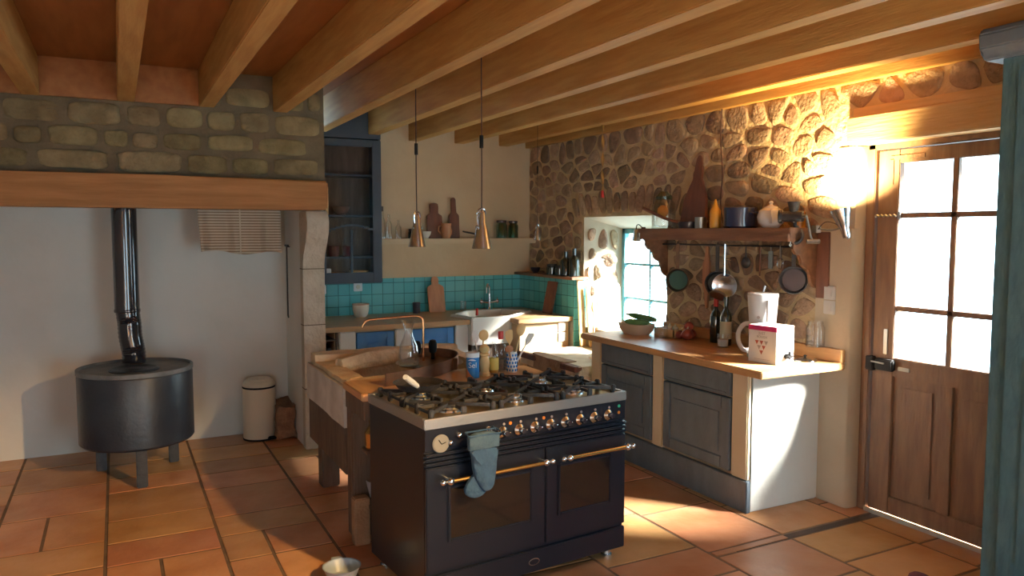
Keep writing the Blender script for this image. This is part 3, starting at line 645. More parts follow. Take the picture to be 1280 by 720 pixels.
# ------------------------------------------------------------------ range cooker
RA = radians(5.2)
t = thing('range_cooker', 'black enamel range cooker with brass rails and six gas burners', 'cooker', (1.104, 2.925, 0), RA)
RG = t; RW, RD = 1.09, .62
mb = MB(); mb.box(.004, RW - .004, .018, RD - .01, .045, .782, .003); mb.build('body', 'navy', t)
mb = MB(); b_ = .02
mb.box(0, RW, 0, b_, .782, .826, .003).box(0, RW, RD - b_, RD, .782, .826, .003).box(0, b_, b_, RD - b_, .782, .826, .003).box(RW - b_, RW, b_, RD - b_, .782, .826, .003)
mb.build('hob_rim', 'rimsteel', t)
mb = MB(); mb.box(b_, RW - b_, b_, RD - b_, .79, .812); mb.build('hob_tray', 'tray', t)
mb = MB(); mb.prism([(.02, .684), (.008, .69), (.004, .78), (.02, .78)], .004, RW - .004, 'x'); mb.build('control_panel', 'navy', t)
mb = MB()
for z in (.632, .652, .672): mb.box(.0, RW, -.006, .03, z - .007, z + .007, .005)
mb.build('moulding', 'navy', t)
for a, b, wx in ((.004, .606, (.117, .521)), (.612, RW - .004, (.69, .983))):
    mb = MB(); mb.box(a, b, .0, .02, .168, .618, .004)
    x0, x1 = wx; z0, z1 = .302, .518
    # proud frame with a recessed arched-look window
    f = .016
    mb.box(x0 - f, x0, -.008, .005, z0 - f, z1 + f, .004).box(x1, x1 + f, -.008, .005, z0 - f, z1 + f, .004).box(x0, x1, -.008, .005, z0 - f, z0, .004).box(x0, x1, -.008, .005, z1, z1 + f, .004)
    d = mb.build('oven_door', 'navy', t)
    mb = MB(); mb.box(x0, x1, -.003, .001, z0, z1); mb.build('oven_window', 'ovenglass', d)
    ha, hb = (.058, .613) if a < .1 else (.676, 1.092)
    mb = MB(); mb.cyl((ha + .03, -.05, .566), (hb - .03, -.05, .566), .009); h = mb.build('handle_rail', 'brass', d)
    for xx, s in ((ha, 1), (hb, -1)):
        mb = MB(); mb.sph((xx, -.05, .566), .013).cyl((xx + s * .012, -.05, .566), (xx + s * .03, -.05, .566), .006).sph((xx + s * .035, -.05, .566), .017).cyl((xx + s * .035, -.05, .566), (xx + s * .035, .0, .566), .009)
        mb.build('rail_end', 'steel', d)
mb = MB(); mb.box(.004, RW - .004, .0, .02, .048, .152, .004); dr = mb.build('lower_drawer', 'navy', t)
mb = MB(); mb.lathe([(0, 0), (.030, 0), (.030, .003), (0, .004)], (0, 0, 0), 20, (0, -1, 0)); o = mb.build('badge', 'steel', dr); o.location = (.545, 0, .098); o.scale = (1, 1, .55)
mb = MB(); mb.lathe([(0, 0), (.026, 0), (.026, .003), (0, .0046)], (0, 0, 0), 20, (0, -1, 0)); o = mb.build('badge_field', 'navy', dr); o.location = (.545, -.001, .098); o.scale = (1, 1, .5)
kx = [.377, .465, .549, .635, .719, .805, .889, .974]
for x in kx:
    mb = MB(); mb.lathe([(0, 0), (.026, 0), (.026, .006), (.02, .012), (.013, .018), (.014, .03), (.011, .04), (0, .043)], (x, .003, .722), 20, (0, -1, .06)); k = mb.build('control_knob', 'chrome', t)
    mb = MB(); mb.lathe([(0, 0), (.0105, 0), (.0105, .003), (0, .004)], (x, -.0385, .7245), 16, (0, -1, .06)); mb.build('knob_cap', 'darkpot', k)
mb = MB(); [mb.sph((x + .042, .002, .715), .004, n=8, m=5) for x in kx]; mb.build('knob_stud', 'chrome', t)
mb = MB(); [mb.lathe([(0, 0), (.006, 0), (.006, .003), (0, .003)], (x + .01, .005, .757), 10, (0, -1, 0)) for x in kx]; mb.build('dial_mark', 'greyprint', t)
mb = MB(); [mb.lathe([(0, 0), (.0075, 0), (.0075, .004), (0, .004)], p, 10, (0, -1, 0)) for p in ((.42, .005, .757), (.60, .005, .757), (1.045, .006, .725))]; mb.build('indicator_mark', 'orangedot', t)
mb = MB(); mb.lathe([(0, 0), (.0075, 0), (.0075, .004), (0, .004)], (1.045, .005, .757), 10, (0, -1, 0)); mb.build('pilot_light', 'greendot', t)
mb = MB(); mb.lathe([(0, 0), (.038, 0), (.04, .004), (.036, .009), (0, .010)], (.075, .006, .716), 28, (0, -1, 0)); ck = mb.build('clock', 'clock', t)
mb = MB(); mb.tube([(.075, -.006, .716), (.062, -.006, .735)], .0015, 6).tube([(.075, -.006, .716), (.095, -.006, .722)], .0015, 6); mb.build('clock_hand', 'black', ck)
mb = MB(); mb.sph((.118, -.004, .716), .012); mb.build('timer_knob', 'chrome', t)
mb = MB(); mb.sph((.155, -.012, .745), .012).cyl((.155, .01, .745), (.155, -.01, .745), .006).sph((.30, -.012, .748), .015).cyl((.30, .01, .748), (.30, -.01, .748), .008); mb.build('towel_hook', 'chrome', t)
for x, y in ((.05, .06), (RW - .07, .06), (.05, RD - .08), (RW - .07, RD - .08)):
    mb = MB(); mb.cyl((x, y, 0), (x, y, .05), .022, .02).cyl((x, y, 0), (x, y, .008), .028); mb.build('leg', 'steel', t)
# burners and pan supports
bx_ = [.20, .545, .885]; by_ = [.165, .455]
for i, x in enumerate(bx_):
    for j, y in enumerate(by_):
        r = [.052, .040, .046][i] if j == 0 else [.04, .055, .036][i]
        mb = MB(); mb.lathe([(0, .812), (r * 1.25, .812), (r * 1.2, .82), (r, .824), (r, .832), (r * .5, .834), (0, .834)], (x, y, 0), 28); bu = mb.build('burner', 'steel', t)
        mb = MB(); mb.lathe([(0, .833), (r * .78, .833), (r * .8, .842), (r * .4, .845), (0, .845)], (x, y, 0), 24); mb.build('burner_cap', 'steel' if (i + j) % 2 else 'iron', bu)
for i, x in enumerate(bx_):
    hw = .163; mb = MB(); z0, z1 = .835, .850
    xa, xb, ya, yb = x - hw, x + hw, .035, RD - .035; ym = (ya + yb) / 2
    def bar(p, q, w_=.006, za=z0, zb=z1):
        p = Vector(p); q = Vector(q); d = (q - p).normalized(); n_ = Vector((-d.y, d.x)) * w_
        mb.prism([tuple(p + n_), tuple(q + n_), tuple(q - n_), tuple(p - n_)], za, zb)
    for y in by_:
        for a in range(4):
            an = pi / 4 + a * pi / 2; c_ = Vector((x, y)); dd = Vector((cos(an), sin(an)))
            far = c_ + Vector((dd.x / abs(dd.x) * (hw - .012), dd.y / abs(dd.y) * .125)); bar(c_ + dd * .035, far)
            fx, fy = far; mb.box(fx - .011, fx + .011, fy - .011, fy + .011, .812, .858, .004)
        for a in range(4):
            an = a * pi / 2; dd = Vector((cos(an), sin(an))); far = Vector((x, y)) + Vector((dd.x * (hw - .008), dd.y * .135))
            if a % 2 == 0: bar(Vector((x, y)) + dd * .075, far); mb.box(far.x - .009, far.x + .009, far.y - .014, far.y + .014, .812, .862, .004)
            else: bar(Vector((x, y)) + dd * .07, far); mb.box(far.x - .014, far.x + .014, far.y - .006, far.y + .006, .812, .856, .004)
    bar((xa + .01, ya + .02), (xa + .01, yb - .02), .005, z0, z0 + .01); bar((xb - .01, ya + .02), (xb - .01, yb - .02), .005, z0, z0 + .01)
    mb.build('pan_support', 'iron', t)
# oven mitt hanging on the knob hook
mm = Matrix.Translation((1.104, 2.925, 0)) @ Matrix.Rotation(RA, 4, 'Z')
loc = mm @ Vector((.155, -.075, .48))
t = thing('oven_mitt', 'blue cloth oven mitt hanging over the left oven rail', 'oven mitt', loc, RA)
def pillow(mb, pts, th, y0=0, wob=.0):
    cx = sum(p[0] for p in pts) / len(pts); cz = sum(p[1] for p in pts) / len(pts); rings = []
    for s, k in ((1, 0), (.95, .55), (.8, .85), (.5, 1)):
        for sg in (-1, 1): rings.append((sg, [(cx + (p[0] - cx) * s, y0 + sg * th * k + wob * sin(p[1] * 90) * k * k, cz + (p[1] - cz) * s) for p in pts]))
    n = len(pts)
    rim = [mb.v(q) for q in rings[0][1]]
    for sg in (-1, 1):
        R_ = [rim] + [[mb.v(q) for q in r[1]] for r in rings[2:] if r[0] == sg]
        for a, b in zip(R_, R_[1:]):
            for i in range(n): mb.f([a[i], a[(i + 1) % n], b[(i + 1) % n], b[i]], True)
        mb.f(R_[-1], True)
Z = .285
hand = chaikin([(.004, Z - .062), (.150, Z - .062), (.139, Z - .125), (.133, Z - .195), (.122, Z - .243), (.095, Z - .262), (.06, Z - .245), (.035, Z - .195), (.022, Z - .145), (.024, Z - .11)], 2)
thumb = chaikin([(.05, Z - .165), (.004, Z - .21), (-.014, Z - .245), (.008, Z - .274), (.05, Z - .285), (.088, Z - .272), (.105, Z - .245), (.085, Z - .19)], 2)
mb = MB(); pillow(mb, hand, .022, -.008, .004); mb.build('mitt_hand', 'mitt', t)
mb = MB(); pillow(mb, thumb, .016, .006, .002); mb.build('mitt_thumb', 'mitt', t)
cuff = chaikin([(.0, Z), (.155, Z - .002), (.153, Z - .068), (.150, Z - .074), (.006, Z - .074), (.003, Z - .068)], 1)
mb = MB(); pillow(mb, cuff, .022, -.006); mb.build('mitt_cuff', 'mittcuff', t)
mb = MB(); mb.tube([(-.002, -.026, Z - .008), (.15, -.028, Z - .010), (.158, -.01, Z - .006), (.15, .014, Z), (0, .014, Z), (-.002, -.026, Z - .008)], .004, 6).tube([(.142, .0, Z - .004), (.147, .03, Z + .004), (.148, .06, Z - .012)], .003, 6); mb.build('mitt_binding', 'mitt', t)

# skillet on the back left burner
loc = mm @ Vector((.185, .445, .858))
t = thing('frying_pan', 'black frying pan with pale grey handle on the back left burner', 'frying pan', loc, RA)
mb = MB(); mb.lathe([(0, .0), (.085, 0), (.095, .008), (.118, .036), (.121, .036), (.114, .03), (.092, .01), (0, .006)], n=36); mb.build('pan_body', 'iron', t)
mb = MB(); mb.tube([(-.05, -.105, .03), (-.08, -.145, .05), (-.105, -.165, .065)], [.010, .010, .009]); mb.build('handle_socket', 'iron', t)
mb = MB(); mb.tube([(-.075, -.145, .048), (-.115, -.175, .075), (-.165, -.215, .11)], [.011, .014, .012], 10); mb.build('handle', 'slab', t)

# ------------------------------------------------------------------ stone sink bench behind the cooker
t = thing('stone_sink', 'rough old stone sink on dark timber legs behind the range cooker', 'sink', (1.06, 3.97, 0))
O = (1.06, 3.97, 0)
def rough(mb, amt, seed=0, cuts=6):
    bmesh.ops.subdivide_edges(mb.bm, edges=[e for e in mb.bm.edges if e.calc_length() > .08], cuts=cuts, use_grid_fill=True)
    R = random.Random(seed)
    from mathutils import noise
    for v in mb.bm.verts:
        n_ = noise.noise_vector(v.co * 9) * amt + noise.noise_vector(v.co * 25) * amt * .5; v.co += n_
    for f in mb.bm.faces: f.smooth = True
X0, X1, Y0, Y1 = 1.07, 2.02, 3.98, 4.86
mb = off(MB(), *O); mb.box(X0, X1, Y0, Y0 + .10, .60, .805).box(X0, X0 + .12, Y0 + .1, Y1 - .13, .60, .80).box(X1 - .1, X1, Y0 + .1, Y1 - .13, .60, .81).box(X0, X1, Y0 + .1, Y1 - .13, .58, .66).box(X0, X1, Y1 - .14, Y1, .60, .84)
rough(mb, .010, 1, 5); mb.build('stone_basin', 'sinkstone', t, sharp=50)
mb = off(MB(), *O); mb.box(X0 - .025, X0 - .002, Y0 - .01, Y1, .56, .775); rough(mb, .006, 2, 6); o = mb.build('stone_apron', 'slab', t, sharp=50); o['label'] = 'grey whitewashed stone apron'
mb = off(MB(), *O); mb.box(X0 - .02, X0 + .02, Y0, Y1 - .02, .30, .57, .006).box(X0, X1, Y1 - .06, Y1 - .02, .36, .58, .006).box(X0, X1, Y0, Y0 + .04, .45, .6, .006); mb.build('apron_rail', 'darkwood', t)
for x, y, z in ((X0 + .08, Y1 - .10, .6), (X1 - .1, Y1 - .1, .6), (X1 - .1, Y0 + .08, .6)):
    mb = off(MB(), *O); mb.box(x - .055, x + .055, y - .055, y + .055, 0, z, .008); mb.build('leg', 'darkwood', t)
# log-like rounded back rim and inner slabs
mb = off(MB(), *O); mb.tube([(1.16, 4.50, .80), (1.35, 4.56, .815), (1.6, 4.62, .82), (1.85, 4.70, .82)], [.045, .055, .05, .04], 10); rough(mb, .008, 4, 1); mb.build('worn_rim', 'sinkstone', t)
t = thing('wooden_side_bench', 'wooden bench between stone sink and range with dark timber posts', 'bench', (1.06, 3.6, 0))
O = (1.06, 3.6, 0)
mb = off(MB(), *O); mb.prism([(1.035, 3.60), (1.10, 3.57), (2.12, 3.68), (2.12, 3.955), (1.035, 3.955)], .775, .815, b=.005); mb.build('bench_top', 'worktop', t)
mb = off(MB(), *O); mb.box(1.045, 1.075, 3.60, 3.94, .68, .773, .004); mb.build('rail', 'darkwood', t)
for x, y in ((1.11, 3.895), (2.0, 3.89)): mb = off(MB(), *O); mb.box(x - .06, x + .06, y - .05, y + .05, 0, .773, .01); mb.build('post', 'darkwood', t)
mb = off(MB(), *O); mb.box(1.10, 2.05, 3.74, 3.96, .18, .21, .004); mb.build('lower_shelf', 'darkwood', t)
mb = off(MB(), *O); mb.box(1.10, 2.05, 3.74, 3.96, .46, .485, .004); mb.build('middle_shelf', 'darkwood', t)
mb = MB(); mb.box(-.04, .04, -.035, .035, 0, .245, .006); tag(mb.build('timber_block', 'rubble', loc=(1.07, 3.77, 0)), 'short brownish timber block standing on the floor against the bench post', 'block')
mb = MB(); mb.lathe([(0, 0), (.05, 0), (.055, .08), (.03, .12), (.033, .14), (0, .14)], n=20); tag(mb.build('brass_jar', 'brass', loc=(1.16, 3.80, .485)), 'brass jar on the middle shelf of the wooden bench', 'jar')
mb = MB(); mb.lathe([(0, 0), (.05, 0), (.07, .09), (.066, .09), (.045, .008), (0, .008)], n=20); tag(mb.build('enamel_bowl', 'petbowl', loc=(1.19, 3.84, .21)), 'pale bowl on the lowest shelf of the wooden bench', 'bowl')

# copper splash band, tap, carafe
t = thing('copper_guard', 'dark copper sheet curved round the stone sink like an open ring', 'splash guard', (1.6, 4.2, .80))
pts = [(1.19, 3.70), (1.32, 3.735), (1.45, 3.80), (1.57, 3.88), (1.68, 3.98), (1.76, 4.10), (1.80, 4.22), (1.78, 4.33), (1.71, 4.41), (1.60, 4.46)]
def smooth(p, n=4):
    out = []
    for i in range(len(p) - 1):
        p0 = p[max(i - 1, 0)]; p1 = p[i]; p2 = p[i + 1]; p3 = p[min(i + 2, len(p) - 1)]
        for k in range(n):
            u = k / n; out.append(tuple(.5 * ((2 * b) + (-a + c) * u + (2 * a - 5 * b + 4 * c - d) * u * u + (-a + 3 * b - 3 * c + d) * u ** 3) for a, b, c, d in zip(p0, p1, p2, p3)))
    out.append(tuple(p[-1])); return out
sp = smooth(pts); mb = off(MB(), 1.6, 4.2, .80)
inn = []; 
for i, p in enumerate(sp):
    a = Vector(sp[max(i - 1, 0)]); b = Vector(sp[min(i + 1, len(sp) - 1)]); d = (b - a).normalized(); inn.append((p[0] - d.y * .006, p[1] + d.x * .006))
zt = [.905 - .0 * i for i in range(len(sp))]
R4 = [[mb.v((p[0], p[1], .818)) for p in sp], [mb.v((p[0], p[1], .885)) for p in sp], [mb.v((p[0], p[1], .885)) for p in inn], [mb.v((p[0], p[1], .818)) for p in inn]]
for j in range(4):
    for i in range(len(sp) - 1): mb.f([R4[j][i], R4[j][i + 1], R4[(j + 1) % 4][i + 1], R4[(j + 1) % 4][i]], True)
for i in (0, -1): mb.f([R4[j][i] for j in range(4)])
mb.build('copper_band', 'darkcopper', t)
mb = off(MB(), 1.6, 4.2, .80)
mb.box(sp[16][0] - .02, sp[16][0] + .02, sp[16][1] - .012, sp[16][1] + .002, .82, .887, .004); mb.build('riveted_strap', 'darkcopper', t)
mb = off(MB(), 1.6, 4.2, .80); mb.lathe([(0, 0), (.17, 0), (.2, .015), (0, .016)], (1.62, 4.2, .82), 32); mb.build('copper_floor', 'darkcopper', t)
t = thing('copper_faucet', 'thin copper gooseneck tap with two black handles over the stone sink', 'faucet', (1.60, 4.25, .82))
mb = MB(); mb.tube(smooth([(0, 0, 0), (0, 0, .12), (0, 0, .245), (-.012, .004, .275), (-.05, .012, .285), (-.13, .035, .28), (-.26, .07, .272), (-.32, .085, .262), (-.345, .09, .225)]), .007); mb.build('spout', 'copper', t)
for dx, dy in ((-.03, .03), (.075, .04)):
    mb = MB(); mb.lathe([(0, 0), (.012, 0), (.012, .05), (.022, .06), (.026, .085), (.026, .11), (.018, .13), (0, .135)], (dx, dy, 0), 16); mb.build('tap_handle', 'black', t)
t = thing('carafe', 'clear glass water carafe with flared neck by the stone sink', 'carafe', (1.465, 4.13, .83))
CS = Matrix.Diagonal((1.25, 1.25, 1.14, 1))
mb = MB(); mb.X = CS; mb.lathe([(0, 0), (.042, 0), (.046, .01), (.047, .06), (.040, .11), (.022, .155), (.018, .18), (.024, .21), (.033, .235), (.031, .235), (.022, .21), (.016, .18), (.02, .155), (.037, .11), (.044, .06), (.042, .012), (0, .008)], n=28); mb.build('carafe_body', 'glass', t)
mb = MB(); mb.X = CS; mb.lathe([(0, .009), (.041, .012), (.0435, .06), (.040, .085), (0, .085)], n=24); mb.build('water', 'glass', t)
t = thing('kitchen_knife', 'small wooden-handled knife lying on the stone sink edge', 'knife', (1.32, 3.90, .822), radians(20))
mb = MB(); mb.tube([(-.07, 0, .009), (.0, 0, .011), (.04, 0, .009)], [.010, .012, .008]); mb.build('handle', 'spoonwood', t)
mb = MB(); mb.prism([(.04, -.01), (.17, -.004), (.18, .006), (.04, .012)], .004, .007); mb.build('blade', 'steel', t)

# ------------------------------------------------------------------ bottles, salt and spoons on the bench
zb = .815
t = thing('salt_canister', 'blue and white round salt box reading Sel behind the hob', 'salt box', (1.690, 3.74, zb))
mb = MB(); mb.lathe([(0, 0), (.036, 0), (.036, .128), (0, .128)], n=32); mb.build('box_body', 'saltblue', t)
mb = MB(); mb.lathe([(.0362, .112), (.0372, .112), (.0374, .137), (.034, .138), (0, .134)], n=32); mb.build('lid', 'plastic', t)
ang = math.atan2(-3.74, -1.69)
mb = MB()
def arcpatch(mb, r, z0, z1, a0, a1, n=10, top=None):
    lo = [mb.v((r * cos(a0 + (a1 - a0) * k / n), r * sin(a0 + (a1 - a0) * k / n), z0)) for k in range(n + 1)]
    hi = [mb.v((r * cos(a0 + (a1 - a0) * k / n), r * sin(a0 + (a1 - a0) * k / n), (top(k / n) if top else z1))) for k in range(n + 1)]
    for k in range(n): mb.f([lo[k], lo[k + 1], hi[k + 1], hi[k]], True)
arcpatch(mb, .0365, .002, .05, ang - 1.5, ang + .15, 12, lambda u: .075 * (1 - u) ** 1.2 + .004); mb.build('printed_cooking_picture', 'boardlt', t)
mb = MB(); arcpatch(mb, .0365, .096, .103, ang - .75, ang + .55, 10, lambda u: .097 + .008 * sin(pi * u)); mb.build('printed_banner', 'plastic', t)
textmesh('Sel', .042, 'printed_word', 'plastic', t, (0, 0, .058), (ang), wrap=.0368, ext=.0004)
t = thing('pepper_mill', 'turned orange wooden pepper mill beside the salt box', 'pepper mill', (1.768, 3.755, zb))
MS = Matrix.Diagonal((.86, .86, .86, 1))
mb = MB(); mb.X = MS; mb.lathe([(0, 0), (.034, 0), (.034, .02), (.026, .03), (.030, .05), (.034, .08), (.028, .11), (.022, .125), (.030, .135), (.030, .142), (.018, .148)], n=28); mb.build('mill_body', 'spoonwood', t)
mb = MB(); mb.X = MS; mb.lathe([(.012, .146), (.022, .150), (.031, .168), (.030, .185), (.016, .198), (.006, .203), (0, .204)], n=28); mb.build('mill_head', 'spoonwood', t)
bottle('oil_bottle', 'clear oil bottle with yellow label just right of the pepper mill', (1.835, 3.775, zb), .026, .185, 'glass', None, 'yellowlabel', fillm='amber', cat='bottle')
bottle('vinegar_bottle', 'clear vinegar bottle with a red cap left of the spoon pot', (1.905, 3.83, zb), .031, .225, 'glass', 'red', None, fillm='darkwood', cat='bottle', neck=.4)
t = thing('utensil_pot', 'blue and white patterned tall pot holding wooden spoons', 'utensil pot', (1.955, 3.79, zb)); UP = (1.955, 3.79, zb)
mb = MB(); mb.lathe([(0, 0), (.027, 0), (.027, .115), (.024, .115), (.024, .006), (0, .006)], n=28); mb.build('pot_body', 'plastic', t)
mb = MB()
for k in range(10):
    for j in range(5): a = 2 * pi * k / 10 + (j % 2) * .3; mb.sph((.0272 * cos(a), .0272 * sin(a), .013 + j * .021), .0055, (1, 1, 1.4), 6, 4)
mb.build('blue_pattern', 'saltblue', t)
def spoon(name, label, tip, base, kind, m='spoonwood', w_=.026):
    b = Vector(base); d = Vector(tip) - b; L_ = d.length; t = thing(name, label, name.split('_')[-1], b)
    R_ = Vector((0, 0, 1)).rotation_difference(d).to_matrix().to_4x4()
    mb = MB(); mb.X = R_; mb.tube([(0, 0, 0), (0, 0, L_ * .78)], [.005, .0045]); mb.build('shaft', m, t)
    mb = MB(); mb.X = R_ @ Matrix.Rotation(radians(-27), 4, 'Z')
    if kind == 'spoon': mb.sph((0, 0, L_ * .87), L_ * .14, (w_ / (L_ * .14), .25, 1), 16, 10)
    else: mb.prism([(-.007, L_ * .68), (.007, L_ * .68), (w_ * .9, L_ * .8), (w_, L_), (w_ * .4, L_ * 1.03), (-w_ * .8, L_ * .97), (-w_ * .8, L_ * .8)], -.003, .003, 'y', b=.0015)
    mb.build('bowl_end' if kind == 'spoon' else 'blade', m, t); return t
ux, uy, uz = UP
spoon('wooden_spoon', 'tall orange wooden spoon rising highest from the blue patterned pot', (ux + .065, uy + .0, uz + .27), (ux, uy, uz + .012), 'spoon')
spoon('wooden_spatula', 'pale wooden spatula leaning right out of the blue patterned pot', (ux + .125, uy + .0, uz + .21), (ux + .005, uy, uz + .012), 'spat', 'carton', .02)
spoon('wooden_spatula', 'broad yellow wooden spatula in the blue patterned pot, leaning left', (ux - .025, uy - .005, uz + .235), (ux - .004, uy, uz + .012), 'spat', 'spoonwood', .024)
spoon('wooden_spoon', 'low brown wooden spoon at the front of the blue patterned pot', (ux - .04, uy - .035, uz + .155), (ux, uy - .005, uz + .012), 'spoon', 'boardlt', .024)
t = thing('dark_pot', 'dark pot holding spoons behind the pepper mill', 'utensil pot', (1.80, 3.88, zb)); mb = MB(); mb.lathe([(0, 0), (.035, 0), (.035, .12), (.03, .12), (.03, .006), (0, .006)], n=20); mb.build('pot_body', 'rubble', t)
spoon('wooden_spoon', 'pale spoon with a hole in its bowl behind the pepper mill', (1.82, 3.87, zb + .235), (1.805, 3.88, zb + .012), 'spoon', 'spoonwood', .028)
spoon('wooden_spatula', 'pale spatula leaning left behind the pepper mill', (1.76, 3.87, zb + .235), (1.795, 3.88, zb + .012), 'spat', 'carton', .02)

# ------------------------------------------------------------------ things on the right-hand worktop
WZ = .851
t = thing('drinks_carton', 'white drinks box with a magenta top band and black tap on the worktop corner', 'box', (3.276, 3.11, WZ), radians(6))
mb = MB(); mb.box(0, .155, 0, .195, 0, .215, .002); mb.build('carton_body', 'carton', t)
mb = MB(); mb.box(-.0008, .0, .0, .195, .186, .215); mb.build('printed_band', 'magenta', t)
mb = MB(); mb.lathe([(0, 0), (.016, 0), (.016, .012), (.010, .014), (.010, .03), (0, .03)], (.085, 0, .045), 14, (0, -1, 0)).box(.060, .112, -.034, -.018, .037, .053, .004).box(.078, .092, -.032, -.018, .03, .075, .003); mb.build('tap', 'black', t)
mb = MB()
for cx, cz, m_ in ((.135, .128, 0), (.103, .128, 0), (.071, .128, 1), (.119, .100, 1), (.087, .100, 0), (.103, .072, 0)):
    if m_ == 0: mb.prism([(cx - .013, cz), (cx + .013, cz), (cx, cz - .024)], -.0008, 0, 'x')
mb.build('printed_triangles', 'rust', t)
mb = MB()
for cx, cz in ((.071, .128), (.119, .100)): mb.prism([(cx - .013, cz), (cx + .013, cz), (cx, cz - .024)], -.0008, 0, 'x')
mb.build('pale_printed_triangles', 'greyprint', t)
for txt, z, sz in (('JUST', .163, .022), ('ROUGH', .143, .020)):
    textmesh(txt, sz, 'printed_word', 'greyprint', t, (-.0006, .100, z), (radians(90), 0, radians(-90)), ext=.0003)
mb = MB(); [mb.box(-.0006, 0, .045 + k * .009, .051 + k * .009, .020, .0225) for k in range(12)]; mb.build('small_print_strokes', 'greyprint', t)
mb = MB(); mb.tube(smooth([(.07, .05, .215), (.07, .07, .235), (.07, .12, .235), (.07, .14, .215)]), .0025, 6); mb.build('carry_handle', 'tin', t)
t = thing('coffee_maker', 'white filter coffee maker with a curved handle behind the drinks box', 'coffee maker', (3.43, 3.37, WZ), radians(-55))
mb = MB(); mb.lathe([(0, 0), (.085, 0), (.088, .02), (.07, .028), (0, .028)], n=32); mb.build('base', 'plastic', t)
mb = MB(); mb.lathe([(0, .17), (.068, .17), (.078, .21), (.087, .34), (.090, .375), (.088, .385), (0, .388)], n=36); mb.box(-.03, .05, .05, .09, .01, .37, .01); mb.build('brewer_body', 'plastic', t)
mb = MB(); mb.lathe([(0, .388), (.086, .386), (.09, .38), (.09, .372), (.087, .372)], n=36); mb.build('lid', 'white', t)
mb = MB(); mb.cyl((0, 0, .385), (.01, 0, .43), .008); mb.build('lid_tube', 'steel', t)
mb = MB(); mb.lathe([(0, .03), (.055, .03), (.070, .06), (.066, .13), (.055, .165), (.052, .165), (.063, .13), (.067, .06), (.053, .034), (0, .034)], n=28); mb.build('glass_jug', 'glass', t)
mb = MB(); mb.tube(smooth([(-.055, -.02, .20), (-.10, -.035, .195), (-.13, -.04, .15), (-.13, -.04, .09), (-.10, -.035, .04), (-.06, -.02, .045)]), .014, 10); mb.build('jug_handle', 'plastic', t)
mb = MB(); mb.box(.035, .047, -.092, -.078, .22, .35, .003).lathe([(0, 0), (.009, 0), (.009, .003), (0, .003)], (-.01, -.082, .245), 14, (0, -1, 0)); mb.build('level_gauge', 'greyprint', t)
jar('glass_jar', 'large clear glass jar on the splash board near the light switches', (3.64, 3.16, .926), .055, .15, None)
t = thing('pot_lid', 'round chrome lid lying on the worktop beside the drinks box', 'lid', (3.56, 3.16, WZ))
mb = MB(); mb.lathe([(0, 0), (.07, 0), (.068, .006), (.03, .015), (0, .018)], n=28); mb.build('lid_plate', 'chrome', t)
mb = MB(); mb.lathe([(.006, .014), (.006, .024), (.012, .028), (0, .034)], n=14); mb.build('lid_knob', 'black', t)
t = thing('jam_jar', 'small glass jar with white contents in front of the wine bottles', 'jar', (3.50, 3.78, WZ))
mb = MB(); mb.lathe([(0, 0), (.034, 0), (.035, .01), (.040, .085), (.036, .085), (.031, .006), (0, .006)], n=24); mb.build('jar_body', 'glass', t)
mb = MB(); mb.lathe([(0, .006), (.031, .006), (.034, .05), (0, .048)], n=20); mb.build('contents', 'plastic', t)
bottle('wine_bottle', 'dark wine bottle with a red capsule, left of the two', (3.60, 3.96, WZ), .038, .30, 'bottle', 'red', None, neck=.36)
bottle('wine_bottle', 'dark green wine bottle with a pale label, right of the two', (3.57, 3.83, WZ), .038, .32, 'bottle', 'bottle', 'label', neck=.36)
mb = MB(); mb.X = Matrix.Rotation(radians(90), 4, 'Z')
ov = lambda k, z: [mb.v((k * .115 * (1 if abs(cos(a)) < .0 else 1) * math.copysign(abs(cos(a)) ** .7, cos(a)), k * .08 * math.copysign(abs(sin(a)) ** .7, sin(a)), z)) for a in [2 * pi * i / 28 for i in range(28)]]
rg = [ov(.72, 0), ov(.95, .03), ov(1.04, .068), ov(1.0, .068), ov(.9, .035), ov(.66, .008)]
mb.f(rg[0][::-1]); mb.f(rg[-1])
for a, b in zip(rg, rg[1:]):
    for i in range(28): mb.f([a[i], a[(i + 1) % 28], b[(i + 1) % 28], b[i]], True)
o_ = mb.build('baking_dish', 'boardtan', loc=(3.39, 4.57, WZ)); o_.scale = (1.25, 1.25, 1.15)
tag(o_, 'oval pale earthenware dish at the window end of the worktop', 'dish')
for k, (p, q, lab) in enumerate((((3.31, 4.60, .945), (3.43, 4.47, .94), 'green courgette lying lower across the pale dish'), ((3.36, 4.62, .99), (3.50, 4.47, .955), 'dark green courgette lying on top, tilted above the pale dish'))):
    t = thing('courgette', lab, 'courgette', p); d = Vector(q) - Vector(p)
    mb = MB(); mb.tube([d * u for u in (0, .05, .2, .5, .8, .95, 1)], [.008, .016, .021, .022, .021, .015, .006], 12); mb.build('courgette_body', 'courgette', t)
    mb = MB(); mb.tube([(0, 0, 0), tuple(-d * .12)], [.008, .010], 6); mb.build('stem', 'garlic', t)
jar('preserving_jar', 'squat clear preserving jar in front of the pale dish', (3.43, 4.33, WZ), .048, .115, None)
t = thing('wooden_tray', 'orange wooden tray of garlic behind the clear jar', 'tray', (3.54, 4.34, WZ))
mb = MB(); mb.box(-.08, .08, -.11, .11, 0, .008).box(-.08, -.07, -.11, .11, 0, .06, .002).box(.07, .08, -.11, .11, 0, .06, .002).box(-.08, .08, -.11, -.10, 0, .06, .002).box(-.08, .08, .10, .11, 0, .06, .002); mb.build('tray_body', 'spoonwood', t)
gp = None
